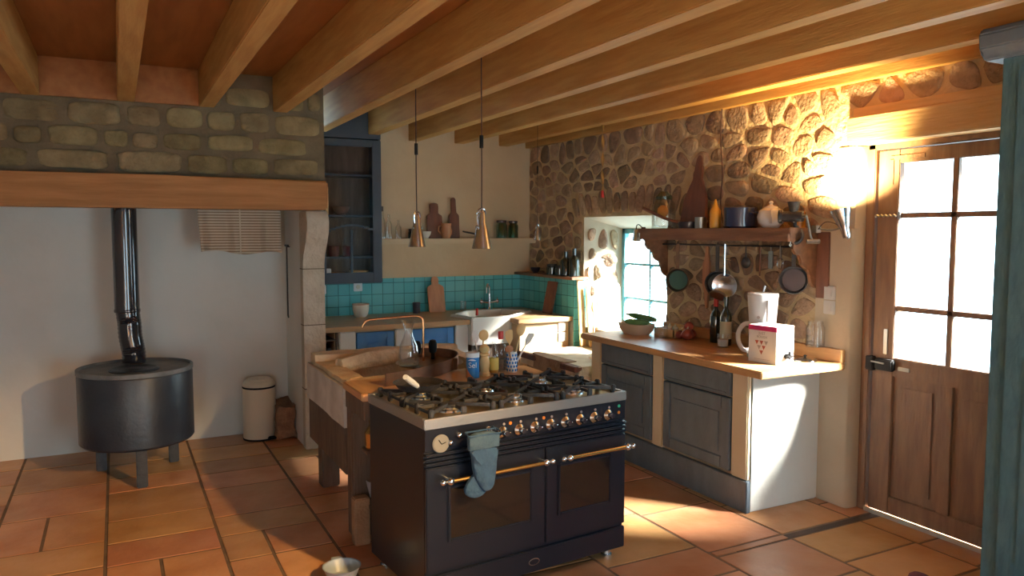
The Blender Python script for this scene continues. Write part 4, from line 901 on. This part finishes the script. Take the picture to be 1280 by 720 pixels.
for k, (dx, dy, dz) in enumerate(((-.03, -.05, .01), (.02, -.06, .012), (-.02, .0, .01), (.03, .01, .01), (-.03, .055, .01), (.02, .06, .012), (.0, -.03, .042), (.0, .03, .042))):
    if gp is None: mb = MB(); mb.lathe([(0, 0), (.014, .002), (.024, .014), (.022, .026), (.008, .036), (.004, .05), (0, .05)], n=10); o = gp = mb.build('garlic_bulb', 'garlic')
    else: o = gp.copy(); C.objects.link(o)
    o.location = (3.54 + dx, 4.34 + dy, WZ + dz); o.rotation_euler = (0, 0, k)
    tag(o, 'pale garlic bulb in the orange wooden tray', 'garlic', 'garlic bulbs in the wooden tray')
for k, (x, y, z, r, m, lab) in enumerate(((3.50, 4.13, .0, .042, 'onion', 'large dark red onion at the front of the pile beside the tray'), (3.57, 4.17, .0, .036, 'onion', 'dark red onion behind the front one, against the wall side'), (3.50, 4.21, .0, .032, 'onion', 'smaller red onion next to the wooden tray'), (3.53, 4.15, .062, .034, 'onion', 'red onion resting on top of the other onions'), (3.595, 4.24, .0, .045, 'squash', 'bright orange squash behind the red onions'))):
    t = thing('onion' if m == 'onion' else 'squash', lab, 'onion' if m == 'onion' else 'squash', (x, y, WZ + z))
    mb = MB(); mb.lathe([(0, 0), (r * .5, r * .1), (r * .95, r * .6), (r, r), (r * .8, r * 1.5), (r * .3, r * 1.85), (0, r * 1.9)], n=20); mb.build('flesh', m, t)
    mb = MB(); mb.tube([(0, 0, r * 1.85), (r * .1, 0, r * 2.15), (r * .2, 0, r * 2.35)], [r * .16, r * .1, r * .05], 6); mb.build('stem', 'garlic' if m == 'onion' else 'courgette', t)

# ------------------------------------------------------------------ bench below the window, leaning boards
t = thing('stone_bench', 'low rough stone bench with a brown wooden edge under the window', 'bench', (3.05, 4.83, 0))
O = (3.05, 4.83, 0)
mb = off(MB(), *O); mb.box(3.06, 3.70, 4.83, 5.755, .48, .585); rough(mb, .010, 3, 8); mb.build('stone_top', 'sinkstone', t, sharp=50)
mb = off(MB(), *O); mb.box(3.02, 3.09, 4.83, 5.05, .545, .588, .006); mb.build('wooden_edge', 'board', t)
mb = off(MB(), *O); mb.box(3.02, 3.06, 5.48, 5.755, .54, .585, .006); mb.build('wooden_edge', 'board', t)
mb = off(MB(), *O); mb.box(3.05, 3.16, 5.03, 5.52, .36, .592); rough(mb, .016, 8, 5); mb.build('rough_front', 'rubble', t, sharp=50)
mb = off(MB(), *O); mb.box(3.12, 3.70, 4.85, 5.75, 0, .5); rough(mb, .012, 6, 6); mb.build('stone_base', 'rubble', t, sharp=50)
for k, (x0, x1, yb, h_, tl, lab) in enumerate(((3.60, 3.66, 5.66, .60, 6, 'tall narrow orange board leaning beside the window, nearest the tiles'), (3.655, 3.70, 5.60, .54, 7, 'narrow orange board leaning in front of the taller one beside the window'))):
    mb = MB(); mb.X = Matrix.Rotation(radians(-tl), 4, 'X'); mb.box(0, x1 - x0, 0, .022, 0, h_, .006)
    tag(mb.build('leaning_board', 'spoonwood', loc=(x0, yb, .597)), lab, 'board')
leanboard('cutting_board', 'large pale rounded board leaning in the window recess in full daylight', (3.83, 5.545, .752), radians(-12), radians(-7), (.22, .40, .07, .09, .02), 'carton')
t = thing('wooden_spoon', 'wooden spoon standing upright beside the window boards', 'spoon', (3.60, 5.45, .592))
mb = MB(); mb.tube([(0, 0, 0), (.01, .02, .34)], .006); mb.build('shaft', 'spoonwood', t)
mb = MB(); mb.sph((.012, .022, .37), .05, (.5, .25, 1)); mb.build('bowl_end', 'spoonwood', t)
t = thing('crumpled_bag', 'crumpled clear plastic bag on the stone bench under the window', 'bag', (3.42, 5.02, .594))
mb = MB(); bmesh.ops.create_icosphere(mb.bm, subdivisions=4, radius=1)
from mathutils import noise
for v in mb.bm.verts:
    nn = noise.noise_vector(v.co * 2.1) * .35 + noise.noise_vector(v.co * 5) * .15
    v.co = Vector(((v.co.x + nn.x) * .12, (v.co.y + nn.y) * .13, max(0, v.co.z + nn.z + .25) * .05))
mb.build('bag_film', 'glass', t)

# ------------------------------------------------------------------ hanging shelf with brackets
t = thing('wall_shelf', 'dark brown wooden shelf with scalloped brackets on the stone wall', 'shelf', (3.71, 3.22, 1.54))
O = (3.71, 3.22, 1.54); SZ = 1.625; SX = 3.455
mb = off(MB(), *O); mb.box(SX, XW - .002, 3.20, 4.66, 1.592, SZ, .004).box(SX, SX + .02, 3.215, 4.63, 1.545, 1.592, .003); mb.build('shelf_board', 'walnut', t)
brk = [(XW - .002, 1.592), (SX + .02, 1.592), (SX + .02, 1.55), (SX + .05, 1.53), (SX + .045, 1.50), (SX + .07, 1.47), (SX + .10, 1.465), (SX + .115, 1.44), (SX + .12, 1.41), (SX + .15, 1.385), (SX + .175, 1.38), (SX + .19, 1.34), (SX + .20, 1.30), (SX + .225, 1.275), (XW - .002, 1.26)]
for y, m in ((3.215, 'walnut'), (4.61, 'walnut')): mb = off(MB(), *O); mb.prism(brk, y, y + .022, 'y', b=.002); mb.build('bracket', m, t)
mb = off(MB(), *O); mb.box(XW - .022, XW - .002, 3.12, 3.21, 1.21, 1.60, .003); mb.build('side_board', 'board', t)
mb = off(MB(), *O); mb.tube([(XW - .06, 3.24, 1.51), (XW - .06, 4.60, 1.51)], .006); 
mb.build('hanging_rail', 'iron', t)
SH = SZ + .0005
t = thing('storage_jar', 'big clip-top glass jar with orange contents at the window end of the shelf', 'jar', (3.612, 4.55, SH))
mb = MB(); mb.lathe([(0, 0), (.085, 0), (.088, .02), (.088, .17), (.06, .215), (.055, .215), (.083, .165), (.083, .02), (0, .008)], n=28); mb.build('jar_body', 'glass', t)
mb = MB(); mb.lathe([(0, .215), (.062, .215), (.064, .235), (.05, .25), (.03, .272), (.0, .278)], n=24); mb.build('lid', 'greenglass', t)
mb = MB(); mb.sph((-.02, -.015, .125), .042, (1, 1, 1.15), 14, 8); mb.build('contents', 'hay', t)
t = thing('saucepan', 'small dark pan whose long handle points up left off the shelf', 'pan', (3.565, 4.20, SH))
mb = MB(); mb.lathe([(0, 0), (.075, 0), (.08, .045), (.076, .045), (.07, .005), (0, .005)], n=24); mb.build('pan_body', 'darkpot', t)
mb = MB(); mb.tube([(-.03, .07, .035), (-.055, .22, .075), (-.07, .44, .150)], [.010, .011, .014]); mb.build('handle', 'board', t)
mb = MB(); mb.X = Matrix.Rotation(radians(7), 4, 'Y')
pts = [(-.14, 0), (.14, 0), (.12, .20), (.075, .29), (.045, .345), (.036, .37), (.034, .46), (.026, .50), (.010, .52), (-.010, .52), (-.026, .50), (-.034, .46), (-.036, .37), (-.045, .345), (-.075, .29), (-.12, .20)]
mb.prism(pts, 0, .022, 'x', b=.004)
tag(mb.build('cutting_board', 'board', loc=(3.625, 4.255, SH)), 'very large dark paddle board leaning on the stone wall above the shelf', 'cutting board')
mb = MB(); mb.lathe([(0, 0), (.04, 0), (.04, .075), (.036, .075), (.036, .004), (0, .004)], n=24); mb.tube([(.038, 0, .06), (.06, 0, .05), (.038, 0, .02)], .003, 6); tag(mb.build('tin_cup', 'tin', loc=(3.54, 4.06, SH)), 'small tin cup on the shelf left of the yellow bottle', 'cup')
t = thing('mustard_bottle', 'yellow squeeze bottle with pointed nozzle on the shelf', 'bottle', (3.51, 3.885, SH))
mb = MB(); mb.lathe([(0, 0), (.034, 0), (.036, .01), (.036, .115), (.022, .135), (0, .14)], n=24); mb.build('bottle_body', 'mustard', t)
mb = MB(); mb.lathe([(.024, .13), (.016, .148), (.005, .19), (0, .19)], n=16); mb.build('nozzle', 'mustard', t)
t = thing('casserole', 'navy blue enamel casserole in the middle of the shelf', 'casserole', (3.585, 3.735, SH))
mb = MB(); mb.lathe([(0, 0), (.10, 0), (.108, .01), (.11, .125), (.104, .125), (.10, .01), (0, .008)], n=32); mb.build('pot_body', 'navypot', t)
mb = MB(); mb.lathe([(.112, .122), (.112, .13), (.06, .145), (.0, .148)], n=32); mb.build('lid', 'navypot', t)
mb = MB(); [mb.tube([(-.02, s * .105, .095), (-.02, s * .13, .095), (.02, s * .13, .095), (.02, s * .105, .095)], .006, 6) for s in (-1, 1)]; mb.build('handle', 'navypot', t)
t = thing('teapot', 'round white teapot on the right end of the shelf', 'teapot', (3.56, 3.45, SH))
mb = MB(); mb.lathe([(0, 0), (.045, 0), (.075, .03), (.082, .065), (.07, .105), (.045, .12), (0, .122)], n=32); mb.build('pot_body', 'white', t)
mb = MB(); mb.lathe([(.043, .118), (.04, .128), (.012, .138), (.008, .145), (.014, .155), (.008, .163), (0, .164)], n=24); mb.build('lid', 'white', t)
mb = MB(); mb.tube(smooth([(-.045, -.045, .105), (-.075, -.075, .10), (-.085, -.085, .065), (-.055, -.055, .03)]), .007); mb.build('handle', 'white', t)
mb = MB(); mb.tube([(.05, .05, .05), (.08, .08, .075), (.09, .09, .11)], [.016, .011, .009]); mb.build('spout', 'white', t)
# meat mincer clamped to the shelf end
t = thing('meat_mincer', 'cast metal hand mincer clamped to the right end of the shelf', 'mincer', (3.53, 3.235, SH))
mb = MB(); mb.lathe([(.014, .03), (.020, .07), (.024, .09), (.034, .135), (.038, .15), (.032, .15), (.02, .10), (0, .09)], (-.01, 0, 0), 20)
mb.cyl((-.04, .05, .065), (.01, -.05, .065), .032).lathe([(0, 0), (.040, 0), (.042, .015), (.034, .022), (0, .022)], (-.045, .055, .065), 20, (-.7, .85, 0))
mb.tube(smooth([(0, 0, .04), (.0, -.005, .01), (.02, -.03, -.02), (.02, -.04, -.055), (0, -.03, -.085), (-.02, -.01, -.09)]), .011); mb.build('mincer_body', 'iron', t)
mb = MB(); mb.cyl((.005, -.05, .065), (.01, -.075, .065), .01).tube([(.01, -.075, .065), (.02, -.08, .02), (.03, -.09, -.05), (.035, -.10, -.075)], .007).cyl((.035, -.10, -.075), (.035, -.10, -.078), .01); mb.build('crank', 'tin', t)
mb = MB(); mb.cyl((.0, -.09, -.08), (.06, -.13, -.08), .013, .015); mb.build('crank_grip', 'darkwood', t)
mb = MB()
for dx in (0, -.035): mb.cyl((dx - .01, -.012, -.10), (dx - .01, -.012, -.04), .004).tube([(dx - .022, -.012, -.10), (dx - .01, -.012, -.108), (dx + .002, -.012, -.10), (dx - .01, -.012, -.094), (dx - .022, -.012, -.10)], .003, 6)
mb.build('clamp_screw', 'tin', t)
t = thing('oil_jar', 'small amber glass jar behind the meat mincer', 'jar', (3.65, 3.31, SH)); mb = MB(); mb.lathe([(0, 0), (.035, 0), (.035, .09), (.02, .10), (0, .10)], n=20); mb.build('jar_body', 'amber', t)

# hanging from the rail
def hang(name, label, y, cat, x=XW - .06): return thing(name, label, cat, (x, y, 1.51))
def hpan(name, label, y, r, zc, m, inm, hw=.012, dz=.035):
    t = hang(name, label, y, 'pan', XW - .10); t.rotation_euler = (0, 0, radians(35))
    mb = MB(); mb.lathe([(0, dz), (r * .82, dz), (r, .0), (r - .005, .0), (r * .78, dz - .006), (0, dz - .006)], (.01, 0, zc), 32, (1, 0, 0)); mb.build('pan_body', m, t)
    mb = MB(); mb.lathe([(0, dz - .0075), (r * .77, dz - .0075), (r * .79, dz - .009), (0, dz - .009)], (.01, 0, zc), 32, (1, 0, 0)); mb.build('pan_inside', inm, t)
    mb = MB(); mb.box(.008, .016, -hw, hw, zc + r * .95, .005, .002); mb.build('handle', m, t)
    mb = MB(); mb.tube([(.012, 0, .0), (.012, 0, .015), (.02, 0, .02)], .003, 6); mb.build('hook', 'iron', t)
    return t
hpan('frying_pan', 'green-lined pan hanging nearest the window under the shelf', 4.385, .088, -.26, 'darkcopper', 'greenpot')
hpan('saucepan', 'dark grey pan hanging behind the steel skimmer', 3.97, .085, -.26, 'iron', 'iron')
hpan('frying_pan', 'dark pan hanging at the right end under the shelf', 3.31, .085, -.20, 'iron', 'darkpot')
t = hang('wooden_paddle', 'long narrow wooden paddle hanging beside the green-lined pan', 4.12, 'paddle')
mb = MB(); mb.prism([(-.012, -.01), (.012, -.01), (.018, -.10), (.042, -.13), (.042, -.28), (.016, -.33), (.012, -.44), (-.012, -.44), (-.016, -.33), (-.03, -.28), (-.03, -.13), (-.018, -.10)], 0, .018, 'x', b=.003); mb.build('paddle_blade', 'boardlt', t)
t = hang('skimmer', 'steel skimmer with a round bowl hanging in the middle under the shelf', 3.885, 'skimmer', XW - .11); t.rotation_euler = (0, 0, radians(35))
mb = MB(); mb.tube([(0, 0, .01), (0, 0, -.20)], .006).tube([(0, 0, -.09), (0, -.04, -.095)], .004); mb.build('handle', 'chrome', t)
mb = MB(); mb.lathe([(0, .03), (.05, .022), (.083, .0), (.079, 0), (.048, .018), (0, .026)], (0, 0, -.27), 32, (1, 0, 0)); mb.build('skimmer_bowl', 'steel', t)
mb = MB(); mb.lathe([(0, 0), (.05, .012), (.064, .032), (.060, .034), (0, .02)], (-.03, .02, -.31), 24, (-.6, .3, -1)); mb.build('ladle_bowl', 'tin', t)
for k, (y, kind, lab) in enumerate(((3.745, 'ladle', 'small dark ladle hanging right of the skimmer'), (3.62, 'stick', 'thin wooden stirring stick hanging between ladle and grater'), (3.53, 'grater', 'narrow grey metal grater hanging under the shelf'), (3.45, 'whisk', 'short grey whisk hanging right of the grater'))):
    t = hang({'ladle': 'ladle', 'stick': 'stirring_stick', 'grater': 'grater', 'whisk': 'whisk'}[kind], lab, y, kind)
    if kind == 'ladle':
        mb = MB(); mb.tube([(0, 0, .005), (0, 0, -.08)], .005); mb.build('handle', 'iron', t); mb = MB(); mb.sph((0, 0, -.11), .038, (.45, 1, 1)); mb.build('ladle_bowl', 'iron', t)
    elif kind == 'stick': mb = MB(); mb.tube([(0, 0, .005), (0, 0, -.19)], [.007, .005]); mb.build('shaft', 'board', t)
    elif kind == 'grater': mb = MB(); mb.box(-.006, .006, -.016, .016, -.14, -.03, .002); mb.build('grater_plate', 'tin', t); mb = MB(); mb.tube([(0, 0, .005), (0, 0, -.03)], .004); mb.build('handle', 'tin', t)
    else:
        mb = MB(); mb.tube([(0, 0, .005), (0, 0, -.07)], .007); mb.build('handle', 'tin', t)
        mb = MB()
        for a in (0, pi / 3, 2 * pi / 3): mb.tube([(cos(a) * sin(u) * .02, sin(a) * sin(u) * .02, -.07 - .035 * (1 - cos(u))) for u in [pi * 2 * i / 12 for i in range(13)]], .0015, 5)
        mb.build('whisk_wires', 'steel', t)

# ------------------------------------------------------------------ wall spotlight and cords
def spot_head(t, n_open, c, L_=.10, lit=False):
    a = Vector(n_open).normalized()
    mb = MB(); mb.lathe([(0, 0), (.016, 0), (.020, .01), (.022, .05), (.030, .075), (.055, .155), (.0555, .16), (.051, .16), (.029, .08), (.018, .05), (0, .05)], c, 28, a); mb.build('lamp_shade', 'steel', t)
    mb = MB(); mb.sph(tuple(Vector(c) + a * .105), .022); mb.build('light_bulb', 'bulb' if lit else 'plastic', t)
t = thing('wall_spotlight', 'lit metal clip spotlight pointing up at the end of the shelf', 'lamp', (3.60, 3.13, SH))
# clamp and arm
mb = MB(); mb.box(-.02, .02, -.01, .03, -.03, .012, .003).tube(smooth([(0, 0, 0), (0, -.04, -.01), (-.02, -.12, -.015), (-.06, -.235, .005)]), .005); mb.build('arm', 'tin', t)
c0 = (-.075, -.262, -.058); spot_head(t, (-.10, .16, .75), c0, lit=True)
mb = MB(); mb.tube(smooth([(-.02, -.02, -.01), (-.01, -.06, .03), (-.02, -.14, .02), (-.05, -.23, -.03), (-.07, -.262, -.065)]), .003, 6); mb.build('flex', 'cord', t)
lw_ = light('spotlight_beam', 'SPOT', Vector(t.location) + Vector(c0) + Vector((-.10, .16, .75)).normalized() * .16, energy=260, color=(1, .70, .30), spot_size=radians(120), spot_blend=.8, shadow_soft_size=.025)
lw_.rotation_euler = Vector((.30, .22, .6)).to_track_quat('-Z', 'Y').to_euler()
t = thing('shelf_spotlight', 'small metal spotlight hanging off the window end of the shelf', 'lamp', (3.50, 4.70, SH))
mb = MB(); mb.tube(smooth([(0, -.05, 0), (-.0, 0, .03), (0, .03, .02), (0, .03, -.01)]), .004, 6).box(-.01, .01, -.07, -.04, -.02, .012, .002); mb.build('arm', 'cord', t)
mb = MB(); mb.lathe([(0, 0), (.018, 0), (.022, .015), (.036, .09), (.032, .09), (.018, .02), (0, .02)], (0, .03, -.005), 24, (0, 0, -1)); mb.build('lamp_shade', 'steel', t)
def pendant(label, x, y, ztop, zhook, cz, kind, s=1):
    t = thing('pendant_lamp', label, 'lamp', (x, y, ztop), radians(20 if kind else -150), 'metal pendant lamps')
    mb = MB(); mb.tube([(0, 0, 0), (.002, 0, (cz - ztop) * .5), (0, 0, zhook - ztop)], .004 * s, 6); mb.build('cable', 'cord', t)
    mb = MB(); mb.cyl((0, 0, cz - ztop - .035), (0, 0, cz - ztop + .035), .011 * s); mb.build('cable_switch', 'black', t)
    h = .205 * s
    mb = MB(); mb.lathe([(0, 0), (.016 * s, 0), (.020 * s, .01 * s), (.024 * s, .07 * s), (.030 * s, .085 * s), (.055 * s, h - .004), (.056 * s, h), (.050 * s, h), (.026 * s, .09 * s), (.018 * s, .07 * s), (0, .07 * s)], (.0, 0, 0), 32, (0, 0, -1)); mb.build('lamp_shade', 'steel', t)
    mb = MB(); mb.tube(smooth([(.02 * s, 0, -.06 * s), (.028 * s, 0, -.02 * s), (.022 * s, 0, .012 * s), (.0, 0, .018 * s), (-.025 * s, 0, .01 * s), (-.035 * s, 0, -.03 * s), (-.028 * s, 0, -.075 * s)]), .0045 * s, 6); mb.build('lamp_clip', 'chrome', t)
    mb = MB(); mb.tube([(-.036 * s, 0, -.085 * s), (.0, 0, -.085 * s), (.034 * s, 0, -.085 * s)], .005 * s, 6).sph((-.038 * s, 0, -.085 * s), .009 * s, n=8, m=6); mb.build('clip_screw', 'chrome', t)
    mb = MB(); mb.sph((0, 0, -.13 * s), .024 * s); mb.build('light_bulb', 'plastic', t)
    return t
pendant('metal cone pendant lamp on a long cable, left of the two above the range', 1.695, 4.6, 1.711, ZC - .012, 2.12, 0)
pendant('metal cone pendant lamp on a long cable, right one and nearer', 1.821, 3.9, 1.712, ZC - .012, 2.10, 1)
pendant('small pendant lamp hanging on a cable in front of the stone wall corner', 3.35, 6.0, 1.655, ZC - .012, 2.15, 1, .62)
t = thing('fly_strip', 'brown sticky fly strip with a red end hanging before the stone wall', 'fly strip', (3.41, 5.06, 1.90))
mb = MB(); R_ = []
for k in range(25):
    a = k * .5; z = .02 + k * .0215; R_.append((mb.v((cos(a) * .013, sin(a) * .013, z)), mb.v((-cos(a) * .013, -sin(a) * .013, z))))
for a, b in zip(R_, R_[1:]): mb.f([a[0], a[1], b[1], b[0]], True)
o = mb.build('sticky_strip', 'fly', t); sm = o.modifiers.new('thick', 'SOLIDIFY'); sm.thickness = .002
mb = MB(); mb.cyl((0, 0, -.03), (0, 0, .025), .014, .011); mb.build('red_canister', 'red', t)
mb = MB(); pts = [(XW - .035, 4.02, 2.44), (XW - .036, 4.03, 2.25), (XW - .04, 4.00, 2.0), (XW - .042, 4.01, 1.8), (XW - .045, 3.98, 1.66)]
mb.tube(smooth(pts), .005, 6); o = mb.build('wall_cable', 'cord'); tag(o, 'black cable running down the stone wall behind the shelf', 'cable')

# ------------------------------------------------------------------ fireplace side: stove, bin, towel, poker
t = thing('wood_stove', 'squat black cylindrical wood stove on short legs with a flue pipe', 'stove', (.085, 5.56, 0))
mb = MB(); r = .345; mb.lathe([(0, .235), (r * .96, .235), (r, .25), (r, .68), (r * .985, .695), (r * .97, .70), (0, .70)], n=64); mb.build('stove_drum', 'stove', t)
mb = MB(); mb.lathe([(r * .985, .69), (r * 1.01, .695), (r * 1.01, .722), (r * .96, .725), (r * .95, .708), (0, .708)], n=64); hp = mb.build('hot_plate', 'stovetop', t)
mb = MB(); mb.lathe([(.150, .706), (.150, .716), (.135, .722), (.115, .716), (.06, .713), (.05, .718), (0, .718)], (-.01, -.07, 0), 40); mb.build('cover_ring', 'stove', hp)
for a in (-88, 42, 138):
    x, y = .30 * cos(radians(a)), .30 * sin(radians(a)); 
    mb = MB(); mb.X = Matrix.Translation((x, y, 0)); mb.box(-.032, .032, -.032, .032, 0, .24, .006); mb.build('leg', 'iron', t)
mb = MB(); mb.lathe([(.072, .705), (.074, .72), (.070, .75)], (-.005, .21, 0), 32)
segs = [( -.005, .21, .71), (-.005, .21, .78), (-.012, .21, .83), (-.022, .21, .90), (-.025, .21, .98), (-.03, .21, 1.03), (-.035, .21, 1.1)]
mb.tube(smooth(segs, 6), [.073 + (.003 if (k % 2) == 0 else 0) for k in range(len(smooth(segs, 6)))], 28); pp = mb.build('ribbed_elbow', 'pipe', t)
mb = MB(); mb.cyl((-.035, .21, 1.06), (-.035, .21, 2.1), .078, .078, 36).lathe([(.08, 0), (.083, .01), (.08, .02)], (-.035, .21, 1.06), 36); mb.build('flue_pipe', 'pipe', t)
t = thing('pedal_bin', 'cream round pedal bin standing by the hearth wall', 'bin', (.945, 6.12, 0))
mb = MB(); mb.lathe([(0, 0), (.118, 0), (.122, .008), (.122, .40), (0, .40)], n=40); mb.build('bin_body', 'creamenamel', t)
mb = MB(); mb.lathe([(.121, .40), (.1235, .403), (.1235, .413), (.120, .414)], n=40).lathe([(0, .0), (.124, .0), (.124, .014), (0, .014)], n=40); mb.build('trim_ring', 'black', t)
mb = MB(); mb.lathe([(.118, .412), (.122, .416), (.121, .435), (.105, .455), (.095, .458), (.09, .47), (0, .474)], n=40); mb.build('lid', 'creamenamel', t)
mb = MB(); mb.box(.04, .10, -.155, -.10, .012, .03, .006); mb.build('pedal', 'black', t)
# striped towel on a rail under the lintel
t = thing('striped_towel', 'brown striped towel hanging behind the oak fireplace beam', 'towel', (.80, 5.86, 1.45))
mb = MB(); nx, nz = 48, 14; G = []
R = random.Random(4)
for i in range(nx + 1):
    u = i / nx; x = -.29 + .58 * u; row = []
    for j in range(nz + 1):
        w_ = j / nz; z = .34 - .33 * w_ - .02 * u * w_ + .012 * sin(u * 9) * w_
        row.append(mb.v((x * (1 - .05 * w_ + .0) + .01 * w_, (-.012 + .012 * sin(u * 23 + 1.5 * w_) + .010 * sin(u * 41)) * (.4 + w_), z)))
    G.append(row)
for i in range(nx):
    for j in range(nz): mb.f([G[i][j], G[i + 1][j], G[i + 1][j + 1], G[i][j + 1]], True)
o = mb.build('towel_cloth', 'towel', t); sm = o.modifiers.new('thick', 'SOLIDIFY'); sm.thickness = .005
mb = MB(); mb.tube([(-.35, 0, .345), (.395, 0, .345)], .008); mb.build('towel_rail', 'iron', t)
t = thing('fire_poker', 'thin black T-handled poker hanging on the hearth pillar', 'poker', (1.175, 6.10, .95))
mb = MB(); mb.tube([(0, 0, 0), (0, 0, .54)], .006).cyl((-.0, -.05, .545), (0, .05, .545), .008).tube([(0, 0, 0), (0, -.02, -.015)], .006).cyl((-.005, 0, .535), (.03, 0, .535), .004); mb.build('poker_rod', 'iron', t)
# rubble heap of bare wall foot behind the bin
mb = MB(); mb.box(1.05, 1.20, 5.98, 6.295, 0, .26); rough(mb, .03, 12, 6); struct(mb.build('trim_6', 'wool', sharp=60))

# ------------------------------------------------------------------ floor things and armoire
t = thing('pet_bowl', 'grey enamel bowl with a lug handle on the floor before the range', 'bowl', (.875, 3.41, 0))
mb = MB(); mb.lathe([(0, .004), (.055, 0), (.062, .006), (.083, .06), (.088, .064), (.081, .062), (.056, .012), (0, .008)], n=36); mb.build('bowl_body', 'petbowl', t)
mb = MB(); mb.prism([(-.028, .08), (.028, .08), (.022, .11), (-.022, .11)], .058, .065, b=.002); mb.build('lug_handle', 'petbowl', t)
t = thing('armoire', 'tall teal painted armoire cut off by the right edge of the photo', 'armoire', (3.22, 1.90, 0))
mb = MB(); mb.box(0, .46, -1.0, 0, .08, 2.32, .006).box(-.012, .47, -1.01, -.002, 0, .10, .006); mb.build('carcass', 'armo', t)
mb = MB(); mb.prism([(-.02, 2.30), (-.035, 2.33), (-.06, 2.345), (-.065, 2.40), (-.05, 2.425), (.46, 2.425), (.46, 2.30)], -1.06, .065, 'y', b=.006); mb.build('cornice', 'blue', t)
for a, b in ((-.98, -.52), (-.50, -.07)):
    mb = MB(); mb.box(-.015, 0, a, b, .15, 2.26, .004); d = mb.build('door', 'armo', t)
    mb = MB()
    for z0, z1 in ((.25, 1.1), (1.2, 2.16)): mb.box(-.022, -.014, a + .08, b - .08, z0, z1, .006)
    mb.build('door_panel', 'armo', d)
t = thing('slipper', 'dark red slipper on the floor against the armoire', 'slipper', (3.12, 2.07, 0), radians(70))
mb = MB(); mb.sph((0, 0, .045), .045, (2.4, 1, 1)); mb.lathe([(0, 0), (.05, 0), (.052, .012), (0, .014)], n=24); mb.build('slipper_body', 'darkred', t)
